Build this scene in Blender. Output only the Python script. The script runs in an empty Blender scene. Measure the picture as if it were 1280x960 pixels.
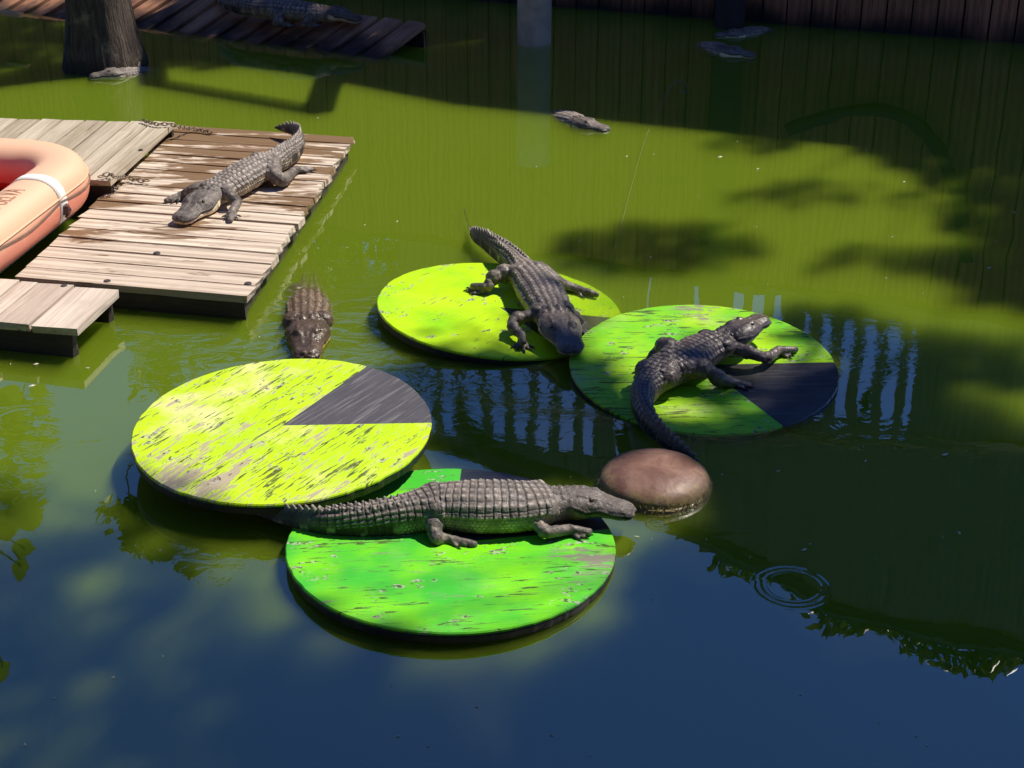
import bpy, bmesh, math, random
import numpy as np
from mathutils import Vector, Matrix, noise as mnoise

SC = bpy.context.scene
COL = SC.collection
rnd = random.Random(7)
R = math.radians

# ------------------------------------------------------------------ camera
CAM_H = 3.1
PITCH = R(26.0)
FPX = 2000.0                                   # focal length in pixels of a 1280 wide frame
cam_data = bpy.data.cameras.new('camera')
cam_data.sensor_width = 36.0
cam_data.lens = FPX / 1280.0 * 36.0
cam_data.clip_end = 3000.0
cam_data.clip_start = 0.05
cam = bpy.data.objects.new('camera', cam_data)
cam.location = (0, 0, CAM_H)
cam.rotation_euler = (math.pi / 2 - PITCH, 0, 0)
COL.objects.link(cam)
SC.camera = cam

# ------------------------------------------------------------------ light
SUN_EL, SUN_AZ = R(55.0), R(60.0)              # azimuth clockwise from +Y (the view direction)
SUN = Vector((math.sin(SUN_AZ) * math.cos(SUN_EL), math.cos(SUN_AZ) * math.cos(SUN_EL), math.sin(SUN_EL)))
sun_data = bpy.data.lights.new('sun', 'SUN')
sun_data.energy = 5.0
sun_data.angle = R(0.5)
sun_data.color = (1.0, 0.92, 0.79)
sun = bpy.data.objects.new('sun', sun_data)
sun.rotation_euler = SUN.to_track_quat('Z', 'Y').to_euler()
sun.location = (8, 8, 20)
COL.objects.link(sun)

world = bpy.data.worlds.new('World')
SC.world = world
world.use_nodes = True
wn, wl = world.node_tree.nodes, world.node_tree.links
bg = wn['Background']
sky = wn.new('ShaderNodeTexSky')
sky.sky_type = 'NISHITA'
sky.sun_disc = False
sky.sun_elevation = SUN_EL
sky.sun_rotation = SUN_AZ
sky.air_density = 1.0
sky.dust_density = 0.0
sky.ozone_density = 10.0
tcw = wn.new('ShaderNodeTexCoord')
cn = wn.new('ShaderNodeTexNoise')
cn.inputs['Scale'].default_value = 5.0
cn.inputs['Detail'].default_value = 7.0
cn.inputs['Distortion'].default_value = 0.6
cr = wn.new('ShaderNodeMapRange')
cr.inputs['From Min'].default_value = 0.56
cr.inputs['From Max'].default_value = 0.80
cr.inputs['To Max'].default_value = 0.45
mixw = wn.new('ShaderNodeMix')
mixw.data_type = 'RGBA'
mixw.inputs[7].default_value = (3.6, 3.8, 4.6, 1)
wl.new(tcw.outputs['Generated'], cn.inputs['Vector'])
wl.new(cn.outputs['Fac'], cr.inputs['Value'])
wl.new(cr.outputs['Result'], mixw.inputs[0])
wl.new(sky.outputs['Color'], mixw.inputs[6])
tint = wn.new('ShaderNodeMix')                  # the clear deep blue of this sky
tint.data_type = 'RGBA'
tint.blend_type = 'MULTIPLY'
tint.inputs[0].default_value = 1.0
tint.inputs[7].default_value = (0.68, 0.82, 1.22, 1)
wl.new(mixw.outputs[2], tint.inputs[6])
wl.new(tint.outputs[2], bg.inputs['Color'])
bg.inputs['Strength'].default_value = 0.08

SC.view_settings.view_transform = 'Standard'
SC.view_settings.look = 'None'
SC.view_settings.exposure = 0.2
SC.view_settings.gamma = 1.0
SC.view_settings.use_curve_mapping = False
SC.render.engine = 'CYCLES'
cy = SC.cycles
cy.use_denoising = True
cy.max_bounces = 8
cy.diffuse_bounces = 3
cy.glossy_bounces = 4
cy.transparent_max_bounces = 12
cy.volume_bounces = 2
cy.caustics_reflective = False
cy.caustics_refractive = False
cy.sample_clamp_indirect = 4.0

# ------------------------------------------------------------------ pixel <-> place helpers
_fw = Vector((0, math.cos(PITCH), -math.sin(PITCH)))
_up = Vector((0, math.sin(PITCH), math.cos(PITCH)))
_rt = Vector((1, 0, 0))
def ray(x, y):
    return _fw + _rt * ((x - 640) / FPX) + _up * ((480 - y) / FPX)
def at(x, y, z=0.0):                            # the point of height z seen at photo pixel (x, y)
    d = ray(x, y)
    return Vector((0, 0, CAM_H)) + d * ((z - CAM_H) / d.z)
def refl(x, y, Y):                              # the point at distance Y whose mirror image shows at (x, y)
    d = ray(x, y)
    p = Vector((0, 0, CAM_H)) + d * (Y / d.y)
    return Vector((p.x, p.y, -p.z))

# ------------------------------------------------------------------ object helpers
def tag(o, label=None, cat=None, group=None, kind=None):
    if label: o['label'] = label
    if cat: o['category'] = cat
    if group: o['group'] = group
    if kind: o['kind'] = kind
    return o
def empty(name, loc, rz=0.0, **k):
    o = bpy.data.objects.new(name, None)
    o.location = loc
    o.rotation_euler = (0, 0, rz)
    o.empty_display_size = 0.1
    COL.objects.link(o)
    return tag(o, **k)
class MB:
    def __init__(s):
        s.v, s.f = [], []
    def add(s, vs, fs):
        b = len(s.v)
        s.v += [tuple(v) for v in vs]
        s.f += [tuple(i + b for i in f) for f in fs]
    def box(s, c, d, rot=None, jit=0.0):
        vs = []
        for sx in (-1, 1):
            for sy in (-1, 1):
                for sz in (-1, 1):
                    v = Vector((sx * d[0] / 2, sy * d[1] / 2, sz * d[2] / 2))
                    if jit: v += Vector((rnd.uniform(-jit, jit) for _ in range(3)))
                    if rot: v = rot @ v
                    vs.append(v + Vector(c))
        s.add(vs, [(0, 1, 3, 2), (4, 6, 7, 5), (0, 4, 5, 1), (2, 3, 7, 6), (0, 2, 6, 4), (1, 5, 7, 3)])
    def tube(s, pts, rad, n=8, cap=True):
        pts = [Vector(p) for p in pts]
        m = len(pts)
        rads = rad if isinstance(rad, (list, tuple)) else [rad] * m
        vs = []
        ref = None
        for i, p in enumerate(pts):
            t = (pts[min(i + 1, m - 1)] - pts[max(i - 1, 0)]).normalized()
            if ref is None:
                ref = t.orthogonal().normalized()
            ref = (ref - t * ref.dot(t)).normalized()
            b = t.cross(ref)
            for k in range(n):
                a = 2 * math.pi * k / n
                vs.append(p + (ref * math.cos(a) + b * math.sin(a)) * rads[i])
        fs = []
        for i in range(m - 1):
            for k in range(n):
                k2 = (k + 1) % n
                fs.append((i * n + k, i * n + k2, (i + 1) * n + k2, (i + 1) * n + k))
        if cap:
            fs.append(tuple(range(n))[::-1])
            fs.append(tuple((m - 1) * n + k for k in range(n)))
        s.add(vs, fs)
    def build(s, name, mat=None, parent=None, smooth=False, bevel=0.0, **k):
        me = bpy.data.meshes.new(name)
        me.from_pydata(s.v, [], s.f)
        me.validate()
        return link(name, me, mat, parent, smooth, bevel, **k)
def link(name, me, mat=None, parent=None, smooth=False, bevel=0.0, **k):
    if mat is not None:
        me.materials.clear()
        me.materials.append(mat)
    if smooth:
        me.polygons.foreach_set('use_smooth', [True] * len(me.polygons))
    me.update()
    o = bpy.data.objects.new(name, me)
    COL.objects.link(o)
    if parent is not None: o.parent = parent
    if bevel:
        b = o.modifiers.new('bevel', 'BEVEL')
        b.width = bevel
        b.segments = 1
        b.limit_method = 'ANGLE'
    return tag(o, **k)

# ------------------------------------------------------------------ material helpers
class NT:
    def __init__(s, name):
        s.m = bpy.data.materials.new(name)
        s.m.use_nodes = True
        s.n, s.l = s.m.node_tree.nodes, s.m.node_tree.links
        s.b = s.n['Principled BSDF']
        s.o = s.n['Material Output']
    def node(s, t, **k):
        x = s.n.new('ShaderNode' + t)
        for a, v in k.items(): setattr(x, a, v)
        return x
    def put(s, sock, v):
        if isinstance(v, bpy.types.NodeSocket): s.l.new(v, sock)
        elif v is not None:
            if isinstance(v, (tuple, list)) and len(v) == 3 and sock.type == 'RGBA': v = (*v, 1)
            sock.default_value = v
    def coord(s, which='Object', scale=None, rot=None, loc=None):
        t = s.node('TexCoord').outputs[which]
        if scale or rot or loc:
            mp = s.node('Mapping')
            s.l.new(t, mp.inputs['Vector'])
            if scale: mp.inputs['Scale'].default_value = scale
            if rot: mp.inputs['Rotation'].default_value = rot
            if loc: mp.inputs['Location'].default_value = loc
            t = mp.outputs['Vector']
        return t
    def mapv(s, vec, scale=(1, 1, 1), rot=(0, 0, 0), loc=(0, 0, 0)):
        mp = s.node('Mapping')
        s.put(mp.inputs['Vector'], vec)
        mp.inputs['Scale'].default_value = scale
        mp.inputs['Rotation'].default_value = rot
        s.put(mp.inputs['Location'], loc)
        return mp.outputs['Vector']
    def noise(s, vec, scale=5, detail=4, rough=0.55, dist=0.0, out='Fac'):
        x = s.node('TexNoise')
        s.put(x.inputs['Vector'], vec)
        s.put(x.inputs['Scale'], scale)
        x.inputs['Detail'].default_value = detail
        x.inputs['Roughness'].default_value = rough
        x.inputs['Distortion'].default_value = dist
        return x.outputs[out]
    def voro(s, vec, scale=20, feature='F1', out='Distance'):
        x = s.node('TexVoronoi', feature=feature)
        s.put(x.inputs['Vector'], vec)
        x.inputs['Scale'].default_value = scale
        return x.outputs[out]
    def ramp(s, v, a, b, lo=0.0, hi=1.0, smooth=True):
        x = s.node('MapRange')
        if smooth: x.interpolation_type = 'SMOOTHSTEP'
        s.put(x.inputs['Value'], v)
        x.inputs['From Min'].default_value = a
        x.inputs['From Max'].default_value = b
        x.inputs['To Min'].default_value = lo
        x.inputs['To Max'].default_value = hi
        return x.outputs['Result']
    def mix(s, f, a, b, mode='MIX'):
        x = s.node('Mix', data_type='RGBA', blend_type=mode)
        s.put(x.inputs[0], f)
        s.put(x.inputs[6], a)
        s.put(x.inputs[7], b)
        return x.outputs[2]
    def math(s, op, a, b=None, c=None):
        x = s.node('Math', operation=op)
        s.put(x.inputs[0], a)
        if b is not None: s.put(x.inputs[1], b)
        if c is not None: s.put(x.inputs[2], c)
        return x.outputs[0]
    def bump(s, h, strength=0.3, dist=0.01, nrm=None):
        x = s.node('Bump')
        x.inputs['Strength'].default_value = strength
        x.inputs['Distance'].default_value = dist
        s.put(x.inputs['Height'], h)
        if nrm is not None: s.put(x.inputs['Normal'], nrm)
        return x.outputs['Normal']
    def set(s, color=None, rough=None, normal=None, spec=None, metal=None):
        if color is not None: s.put(s.b.inputs['Base Color'], color)
        if rough is not None: s.put(s.b.inputs['Roughness'], rough)
        if normal is not None: s.put(s.b.inputs['Normal'], normal)
        if spec is not None: s.put(s.b.inputs['Specular IOR Level'], spec)
        if metal is not None: s.put(s.b.inputs['Metallic'], metal)
        return s.m

def simple(name, color, rough=0.6, var=0.35, scale=12, bump=0.2, spec=None, metal=None):
    t = NT(name)
    c = t.coord()
    n = t.noise(c, scale, 6, 0.6)
    dark = tuple(x * (1 - var) for x in color)
    light = tuple(min(1, x * (1 + var)) for x in color)
    return t.set(t.mix(n, dark, light), rough, t.bump(t.noise(c, scale * 3, 5), bump, 0.005), spec, metal)

def wood(name, light, dark, wet=None, wetness=0.0, along=0, grain=1.0, stain=(0.10, 0.08, 0.05), rough=0.8, wet_lo=0.5, wet_hi=0.56, low_dark=None):
    """weathered boards: grain runs along the board's own local axis"""
    t = NT(name)
    info = t.node('ObjectInfo')
    off = t.node('CombineXYZ')
    rr = t.math('MULTIPLY', info.outputs['Random'], 37.0)
    for k in range(3): t.put(off.inputs[k], rr)
    sc = [60, 60, 60]
    sc[along] = 2.2
    c = t.coord()
    g = t.noise(t.mapv(c, tuple(sc), loc=off.outputs[0]), 1.0, 6, 0.65, 0.8)
    sc2 = [9, 9, 9]
    sc2[along] = 0.7
    wv = t.node('TexWave', wave_type='BANDS', bands_direction='XYZ'[(along + 1) % 3])
    t.put(wv.inputs['Vector'], t.mapv(c, tuple(sc2), loc=off.outputs[0]))
    wv.inputs['Scale'].default_value = 0.55
    wv.inputs['Distortion'].default_value = 9.0
    wv.inputs['Detail'].default_value = 3.0
    wv.inputs['Detail Scale'].default_value = 0.6
    gg = t.math('MULTIPLY_ADD', wv.outputs['Fac'], 0.20, t.math('MULTIPLY', g, 0.85))
    col = t.mix(t.ramp(gg, 0.32, 0.72), dark, light)
    blotch = t.noise(t.mapv(c, (3, 3, 3), loc=off.outputs[0]), 1.6, 4)
    col = t.mix(t.ramp(blotch, 0.55, 0.75, 0, 0.55), col, stain)
    tone = t.math('MULTIPLY_ADD', info.outputs['Random'], 0.45, 0.75)
    col = t.mix(1.0, col, t.node('CombineColor').outputs[0], 'MULTIPLY') if False else t.mix(t.ramp(info.outputs['Random'], 0, 1, 0, 0.4, False), col, dark)
    crack = t.ramp(t.noise(t.mapv(c, tuple(v * 0.55 if i != along else 1.3 for i, v in enumerate(sc)), loc=off.outputs[0]), 1.0, 5, 0.7, 0.6), 0.335, 0.375, 1, 0)
    col = t.mix(t.math('MULTIPLY', crack, 0.7), col, (0.03, 0.022, 0.018))
    rg = rough
    if wet:
        pos = t.node('NewGeometry').outputs['Position']
        # puddles follow the boards: stretched across the deck, seen in place
        wn_ = t.noise(t.mapv(pos, (1.6, 6.0, 1.0), loc=wet[1]), 1.0, 4, 0.6, 0.4)
        wm = t.ramp(wn_, wet_lo, wet_hi)
        gr = t.node('SeparateXYZ')
        t.put(gr.inputs[0], pos)
        wn2 = t.math('ADD', wn_, t.math('MULTIPLY_ADD', gr.outputs[1], wet[2], -8.6 * wet[2]))
        wn2 = t.math('ADD', wn2, t.math('MULTIPLY', t.math('SUBTRACT', g, 0.5), 0.35))
        wm = t.ramp(wn2, wet_lo, wet_hi)
        col = t.mix(t.math('MULTIPLY', wm, 0.9), col, t.mix(g, tuple(x * 0.6 for x in wet[0]), wet[0]))
        rg = t.ramp(wm, 0, 1, rough, 0.35)
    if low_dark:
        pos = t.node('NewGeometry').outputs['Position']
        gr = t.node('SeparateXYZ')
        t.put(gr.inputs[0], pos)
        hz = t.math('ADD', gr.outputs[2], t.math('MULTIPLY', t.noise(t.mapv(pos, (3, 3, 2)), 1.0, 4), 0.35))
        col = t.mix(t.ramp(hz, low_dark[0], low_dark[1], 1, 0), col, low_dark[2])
    return t.set(col, rg, t.bump(gg, 0.5, 0.006))

M = {}
M['deck'] = wood('deck_wood', (0.80, 0.69, 0.56), (0.44, 0.34, 0.26), wet=((0.25, 0.14, 0.060), (1.3, 4.2, 0), 0.10), along=0, stain=(0.45, 0.36, 0.28), wet_lo=0.50, wet_hi=0.545)
M['deck_pale'] = wood('deck_wood_pale', (0.64, 0.56, 0.44), (0.33, 0.27, 0.19), along=1, stain=(0.34, 0.29, 0.17))
M['deck_new'] = wood('deck_wood_new', (0.78, 0.68, 0.57), (0.44, 0.35, 0.28), along=1, stain=(0.55, 0.46, 0.38))
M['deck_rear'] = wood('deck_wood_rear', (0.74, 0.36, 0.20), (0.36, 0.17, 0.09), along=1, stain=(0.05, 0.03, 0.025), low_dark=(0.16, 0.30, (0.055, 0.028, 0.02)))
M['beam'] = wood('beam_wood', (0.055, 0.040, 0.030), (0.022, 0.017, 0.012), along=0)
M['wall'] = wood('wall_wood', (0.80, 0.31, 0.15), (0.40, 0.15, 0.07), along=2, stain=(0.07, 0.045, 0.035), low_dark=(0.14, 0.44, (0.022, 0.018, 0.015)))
M['siding'] = wood('siding_wood', (0.30, 0.27, 0.23), (0.14, 0.12, 0.10), along=2, stain=(0.12, 0.1, 0.08))
M['pale_wood'] = wood('pale_wood', (0.80, 0.62, 0.44), (0.50, 0.38, 0.26), along=0)
M['roof'] = simple('roof_sheet', (0.10, 0.09, 0.08), 0.7)
M['post'] = simple('post_concrete', (0.72, 0.52, 0.37), 0.85, 0.45, 9, 0.5)
M['chain'] = simple('chain_steel', (0.26, 0.20, 0.15), 0.6, 0.5, 40, 0.3, metal=0.5)
M['bolt'] = simple('bolt_steel', (0.12, 0.10, 0.09), 0.55, 0.4, 40, 0.3, metal=0.6)
M['rim'] = simple('pad_rim_wood', (0.016, 0.013, 0.010), 0.6, 0.6, 14, 0.6)
M['leafs'] = None

def foliage(name, a, b, tr=0.25):
    t = NT(name)
    n = t.noise(t.node('NewGeometry').outputs['Position'], 2.5, 3)
    info = t.node('NewGeometry').outputs['Random Per Island']
    col = t.mix(t.ramp(t.math('ADD', t.math('MULTIPLY', n, 0.5), t.math('MULTIPLY', info, 0.5)), 0.2, 0.8), a, b)
    t.set(col, 0.5)
    tl = t.node('BsdfTranslucent')
    t.put(tl.inputs['Color'], col)
    mx = t.node('MixShader')
    mx.inputs[0].default_value = tr
    t.l.new(t.b.outputs[0], mx.inputs[1])
    t.l.new(tl.outputs[0], mx.inputs[2])
    t.l.new(mx.outputs[0], t.o.inputs['Surface'])
    return t.m
M['leafs'] = foliage('tree_leaf', (0.035, 0.06, 0.012), (0.10, 0.15, 0.025))
M['broad'] = foliage('broad_leaf', (0.06, 0.10, 0.015), (0.14, 0.20, 0.03), 0.4)
M['palm'] = foliage('palm_leaf', (0.05, 0.08, 0.02), (0.11, 0.15, 0.03))

def bark(name, a, b, sun_blotch=None):
    t = NT(name)
    c = t.coord()
    g = t.noise(t.mapv(c, (9, 9, 1.1)), 2.0, 7, 0.65, 1.0)
    col = t.mix(t.ramp(g, 0.3, 0.7), a, b)
    if sun_blotch:  # pale blotches stand in for dappled sun on the stump
        col = t.mix(t.ramp(t.noise(c, 5, 5, 0.6), 0.58, 0.72, 0, 0.8), col, sun_blotch)
    sp = t.node('SeparateXYZ')
    t.put(sp.inputs[0], c)
    col = t.mix(t.ramp(t.math('ADD', sp.outputs[2], t.math('MULTIPLY', t.noise(c, 7, 4), 0.12)), 0.10, 0.20, 0.75, 0), col, (0.02, 0.017, 0.012))
    return t.set(col, 0.9, t.bump(t.math('ADD', g, t.math('MULTIPLY', t.noise(t.mapv(c, (30, 30, 5)), 1.0, 5), 0.5)), 1.0, 0.05))
M['bark'] = bark('bark', (0.035, 0.026, 0.021), (0.15, 0.11, 0.09), (0.34, 0.28, 0.18))
M['bark2'] = bark('bark_grey', (0.06, 0.05, 0.04), (0.2, 0.17, 0.14))

# ------------------------------------------------------------------ water
def water_material():
    t = NT('pond_water')
    t.n.remove(t.b)
    pos = t.node('NewGeometry').outputs['Position']
    sep = t.node('SeparateXYZ')
    t.put(sep.inputs[0], pos)
    X, Y = sep.outputs[0], sep.outputs[1]
    def dist(cx, cy):
        return t.math('SQRT', t.math('ADD', t.math('POWER', t.math('SUBTRACT', X, cx), 2.0), t.math('POWER', t.math('SUBTRACT', Y, cy), 2.0)))
    # slow swell everywhere
    h = t.math('MULTIPLY', t.noise(t.mapv(pos, (1.3, 1.0, 1)), 1.6, 1, 0.4), 0.0028)
    h = t.math('ADD', h, t.math('MULTIPLY', t.noise(pos, 9.0, 2, 0.5), 0.00010))
    # livelier water round the swimmer and between the boards
    def zone(px, py, r0, r1, amp, sc, stretch=(1, 1.6, 1)):
        c = at(px, py)
        f = t.ramp(dist(c.x, c.y), r0, r1, 1, 0)
        n = t.noise(t.mapv(pos, stretch), sc, 3, 0.5, 1.2)
        return t.math('MULTIPLY', t.math('MULTIPLY', f, n), amp)
    for z in ((385, 410, 0.2, 1.0, 0.0060, 5.0), (540, 470, 0.05, 0.45, 0.0018, 5.0), (650, 490, 0.1, 0.8, 0.0006, 8.0), (200, 400, 0.1, 0.7, 0.0035, 4.0),
              (330, 655, 0.05, 0.40, 0.0060, 8.0), (30, 560, 0.1, 0.6, 0.0040, 4.0), (1080, 430, 0.1, 0.7, 0.00042, 14.0), (1080, 610, 0.2, 0.9, 0.0018, 4.0)):
        h = t.math('ADD', h, zone(*z))
    # rings
    def ring(px, py, wl_, r_in, r_out, amp, ph=0.0):
        c = at(px, py)
        d = dist(c.x, c.y)
        w = t.math('SINE', t.math('MULTIPLY_ADD', d, 2 * math.pi / wl_, ph))
        env = t.math('MULTIPLY', t.ramp(d, r_in, r_in + 0.02, 0, 1), t.ramp(d, r_out - 0.03, r_out, 1, 0))
        brk = t.ramp(t.noise(pos, 7.0, 2, 0.5), 0.38, 0.62, 0.1, 1.3)
        return t.math('MULTIPLY', t.math('MULTIPLY', t.math('MULTIPLY', w, env), amp), brk)
    for r_ in ((990, 733, 0.026, 0.085, 0.150, 0.00060), (822, 655, 0.022, 0.0, 0.060, 0.00045), (268, 722, 0.028, 0.0, 0.075, 0.0005),
               (385, 440, 0.095, 0.12, 0.60, 0.0004)):
        h = t.math('ADD', h, ring(*r_))
    nrm = t.bump(h, 1.0, 1.0)
    fr = t.node('Fresnel')
    fr.inputs['IOR'].default_value = 2.5
    t.put(fr.inputs['Normal'], nrm)
    gl = t.node('BsdfGlossy')
    gl.inputs['Roughness'].default_value = 0.0
    gl.inputs['Color'].default_value = (1, 1, 1, 1)
    t.put(gl.inputs['Normal'], nrm)
    tr = t.node('BsdfTransparent')
    mx = t.node('MixShader')
    back = t.node('NewGeometry').outputs['Backfacing']
    t.l.new(t.math('MULTIPLY', fr.outputs[0], t.math('SUBTRACT', 1.0, back)), mx.inputs[0])
    t.l.new(tr.outputs[0], mx.inputs[1])
    t.l.new(gl.outputs[0], mx.inputs[2])
    t.l.new(mx.outputs[0], t.o.inputs['Surface'])
    alb = (0.43, 0.585, 0.045)
    D = 9.0
    vs = t.node('VolumeScatter')
    vs.inputs['Color'].default_value = (*alb, 1)
    vs.inputs['Density'].default_value = D
    vs.inputs['Anisotropy'].default_value = 0.0
    va = t.node('VolumeAbsorption')
    va.inputs['Color'].default_value = (*alb, 1)
    va.inputs['Density'].default_value = D
    ad = t.node('AddShader')
    t.l.new(vs.outputs[0], ad.inputs[0])
    t.l.new(va.outputs[0], ad.inputs[1])
    t.l.new(ad.outputs[0], t.o.inputs['Volume'])
    return t.m
wb = MB()
wb.box((0, 12, -0.5), (60, 44, 1.0))
wb.build('water', water_material(), label='murky green pond water reflecting blue sky and the boardwalk', kind='structure')
gb = MB()
gb.box((0, 0, -1.6), (1200, 1200, 1.0))
gb.build('ground', simple('pond_mud', (0.06, 0.05, 0.03), 0.9, 0.4, 2), label='dark muddy ground below and around the pond', kind='structure')

# ------------------------------------------------------------------ lily pads
def paint(name, lime, green, bleach, angle, peel=0.60, bare=(0.34, 0.29, 0.24), bleach_amt=0.4, gmix=(0.4, 0.7), seed=0.0, crack=0.30, patch=None):
    t = NT(name)
    c = t.coord('Object', rot=(0, 0, -angle), loc=(seed, seed * 0.7, 0))
    lo = t.noise(c, 2.2, 3, 0.55)
    mid = t.noise(t.mapv(c, (1, 2.2, 1)), 4.5, 4, 0.6, 0.3)
    gr = t.noise(t.mapv(c, (6.0, 62, 1)), 1.0, 6, 0.72, 0.8)
    fine = t.noise(t.mapv(c, (10, 130, 1)), 1.0, 4, 0.6)
    col = t.mix(t.ramp(lo, gmix[0], gmix[1]), lime, green)
    col = t.mix(t.math('MULTIPLY', t.ramp(t.noise(c, 3.1, 4, 0.6, 0.2), 0.5, 0.72), bleach_amt), col, bleach)
    col = t.mix(t.ramp(fine, 0.35, 0.65, 0.0, 0.16), col, tuple(x * 0.45 for x in green))
    pm = t.math('ADD', t.math('MULTIPLY', gr, 0.55), t.math('MULTIPLY', mid, 0.45))
    if patch:                                   # one end of the board has lost most of its paint
        sx = t.node('SeparateXYZ')
        t.put(sx.inputs[0], t.coord('Object'))
        dx = t.math('SUBTRACT', sx.outputs[0], patch[0])
        dy = t.math('SUBTRACT', sx.outputs[1], patch[1])
        dd = t.math('SQRT', t.math('ADD', t.math('POWER', dx, 2.0), t.math('POWER', dy, 2.0)))
        pm = t.math('ADD', pm, t.ramp(dd, 0.0, patch[2], patch[3], 0))
    peelm = t.ramp(pm, peel, peel + 0.02)
    edge = t.math('SUBTRACT', t.ramp(pm, peel - 0.02, peel - 0.005), peelm)
    wcol = t.mix(fine, tuple(x * 0.45 for x in bare), bare)
    col = t.mix(t.math('MULTIPLY', peelm, 0.93), col, wcol)
    ck = t.ramp(t.math('ADD', t.math('MULTIPLY', gr, 0.7), t.math('MULTIPLY', mid, 0.3)), crack, crack + 0.025, 1, 0)
    col = t.mix(t.math('MULTIPLY', ck, 0.85), col, (0.05, 0.04, 0.02))
    chip = t.math('MULTIPLY', t.ramp(t.noise(t.mapv(c, (16, 40, 1)), 1.0, 5, 0.7, 0.5), 0.56, 0.585), t.ramp(t.noise(t.mapv(c, (1, 1.4, 1), loc=(4, 7, 0)), 4.2, 3, 0.5), 0.545, 0.57))
    col = t.mix(t.math('MULTIPLY', chip, 0.9), col, t.mix(t.ramp(t.noise(c, 55, 3), 0.45, 0.55), (0.07, 0.05, 0.035), (0.48, 0.46, 0.40)))
    hgt = t.math('SUBTRACT', t.math('MULTIPLY', gr, 0.25), t.math('ADD', t.math('MULTIPLY', peelm, 0.5), ck))
    return t.set(col, t.ramp(peelm, 0, 1, 0.42, 0.85), t.bump(hgt, 0.45, 0.004), 0.35)
def notch_paint(name, angle, base=(0.045, 0.045, 0.055), scratch=(0.22, 0.22, 0.22), rough=0.45, amount=0.5):
    t = NT(name)
    c = t.coord('Object', rot=(0, 0, -angle))
    g = t.noise(t.mapv(c, (3, 60, 1)), 1.0, 6, 0.7, 0.4)
    n = t.noise(c, 6, 5)
    col = t.mix(t.math('MULTIPLY', t.ramp(g, 0.48, 0.72), amount), base, scratch)
    col = t.mix(t.ramp(n, 0.45, 0.75, 0, 0.35), col, (0.12, 0.11, 0.12))
    return t.set(col, rough, t.bump(g, 0.4, 0.004))

def lily_pad(cx, cy, cz, sx, sy, rad, n0, n1, mat, nmat, label, thick=0.045):
    n = Vector((-sx, -sy, 1)).normalized()
    u = Vector((1, 0, sx)).normalized()
    v = n.cross(u)
    rot = Matrix((u, v, n)).transposed()
    root = empty('lily_pad', (cx, cy, cz), label=label, cat='lily pad', group='wooden lily pads floating on the pond')
    root.rotation_euler = rot.to_euler()
    N = 220
    prng = random.Random(int(cx * 100) + 50)
    edge = []
    for k in range(N):
        a = 2 * math.pi * k / N
        r = rad + 0.004 * mnoise.noise((math.cos(a) * 2 + cx, math.sin(a) * 2 + cy, 0)) - 0.007 * max(0, mnoise.noise((math.cos(a) * 20, math.sin(a) * 20, cx))) - 0.014 * max(0, mnoise.noise((math.cos(a) * 7, math.sin(a) * 7, cx + 5)) - 0.30)
        edge.append((a, r))
    def sector(a0, a1, name, m, dz=0.0):
        mb = MB()
        angs = [a0 + (a1 - a0) * i / 90 for i in range(91)]
        top, bot, mid = [], [], []
        for a in angs:
            k = (a % (2 * math.pi)) / (2 * math.pi) * N
            i0 = int(k) % N
            r = edge[i0][1] * (1 - (k - int(k))) + edge[(i0 + 1) % N][1] * (k - int(k))
            top.append((math.cos(a) * (r - 0.004), math.sin(a) * (r - 0.004), dz))
            mid.append((math.cos(a) * r, math.sin(a) * r, dz - 0.005))
            bot.append((math.cos(a) * r, math.sin(a) * r, -0.012))
        k = len(angs)
        vs = [(0, 0, dz), (0, 0, -0.012)] + top + mid + bot
        fs = []
        for i in range(k - 1):
            fs.append((0, 2 + i, 3 + i))
            fs.append((1, 2 + 2 * k + i + 1, 2 + 2 * k + i))
            fs.append((2 + i, 2 + k + i, 3 + k + i, 3 + i))
            fs.append((2 + k + i, 2 + 2 * k + i, 3 + 2 * k + i, 3 + k + i))
        fs.append((0, 1, 2 + 2 * k, 2 + k, 2))
        fs.append((0, 2 + k - 1, 2 + 2 * k - 1, 2 + 3 * k - 1, 1))
        mb.add(vs, fs)
        return mb.build(name, m, root)
    sector(n1, n0 + 2 * math.pi, 'painted_face', mat)
    sector(n0, n1, 'dark_notch', nmat, 0.0)
    mb = MB()                                   # the plywood core with its near-black rim
    ring = []
    for zz, dr in ((-0.0125, -0.003), (-0.02, 0.0), (-thick, -0.004)):
        ring.append([(math.cos(a) * (r + dr), math.sin(a) * (r + dr), zz) for a, r in edge])
    vs = [p for rr in ring for p in rr]
    fs = [tuple(range(N)), tuple(range(2 * N, 3 * N))[::-1]]
    for j in range(2):
        for i in range(N):
            i2 = (i + 1) % N
            fs.append((j * N + i, j * N + N + i, j * N + N + i2, j * N + i2))
    mb.add(vs, fs)
    mb.build('rim', M['rim'], root)
    root['_plane'] = 1
    del root['_plane']
    return lambda x, y: cz + sx * (x - cx) + sy * (y - cy)

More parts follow.
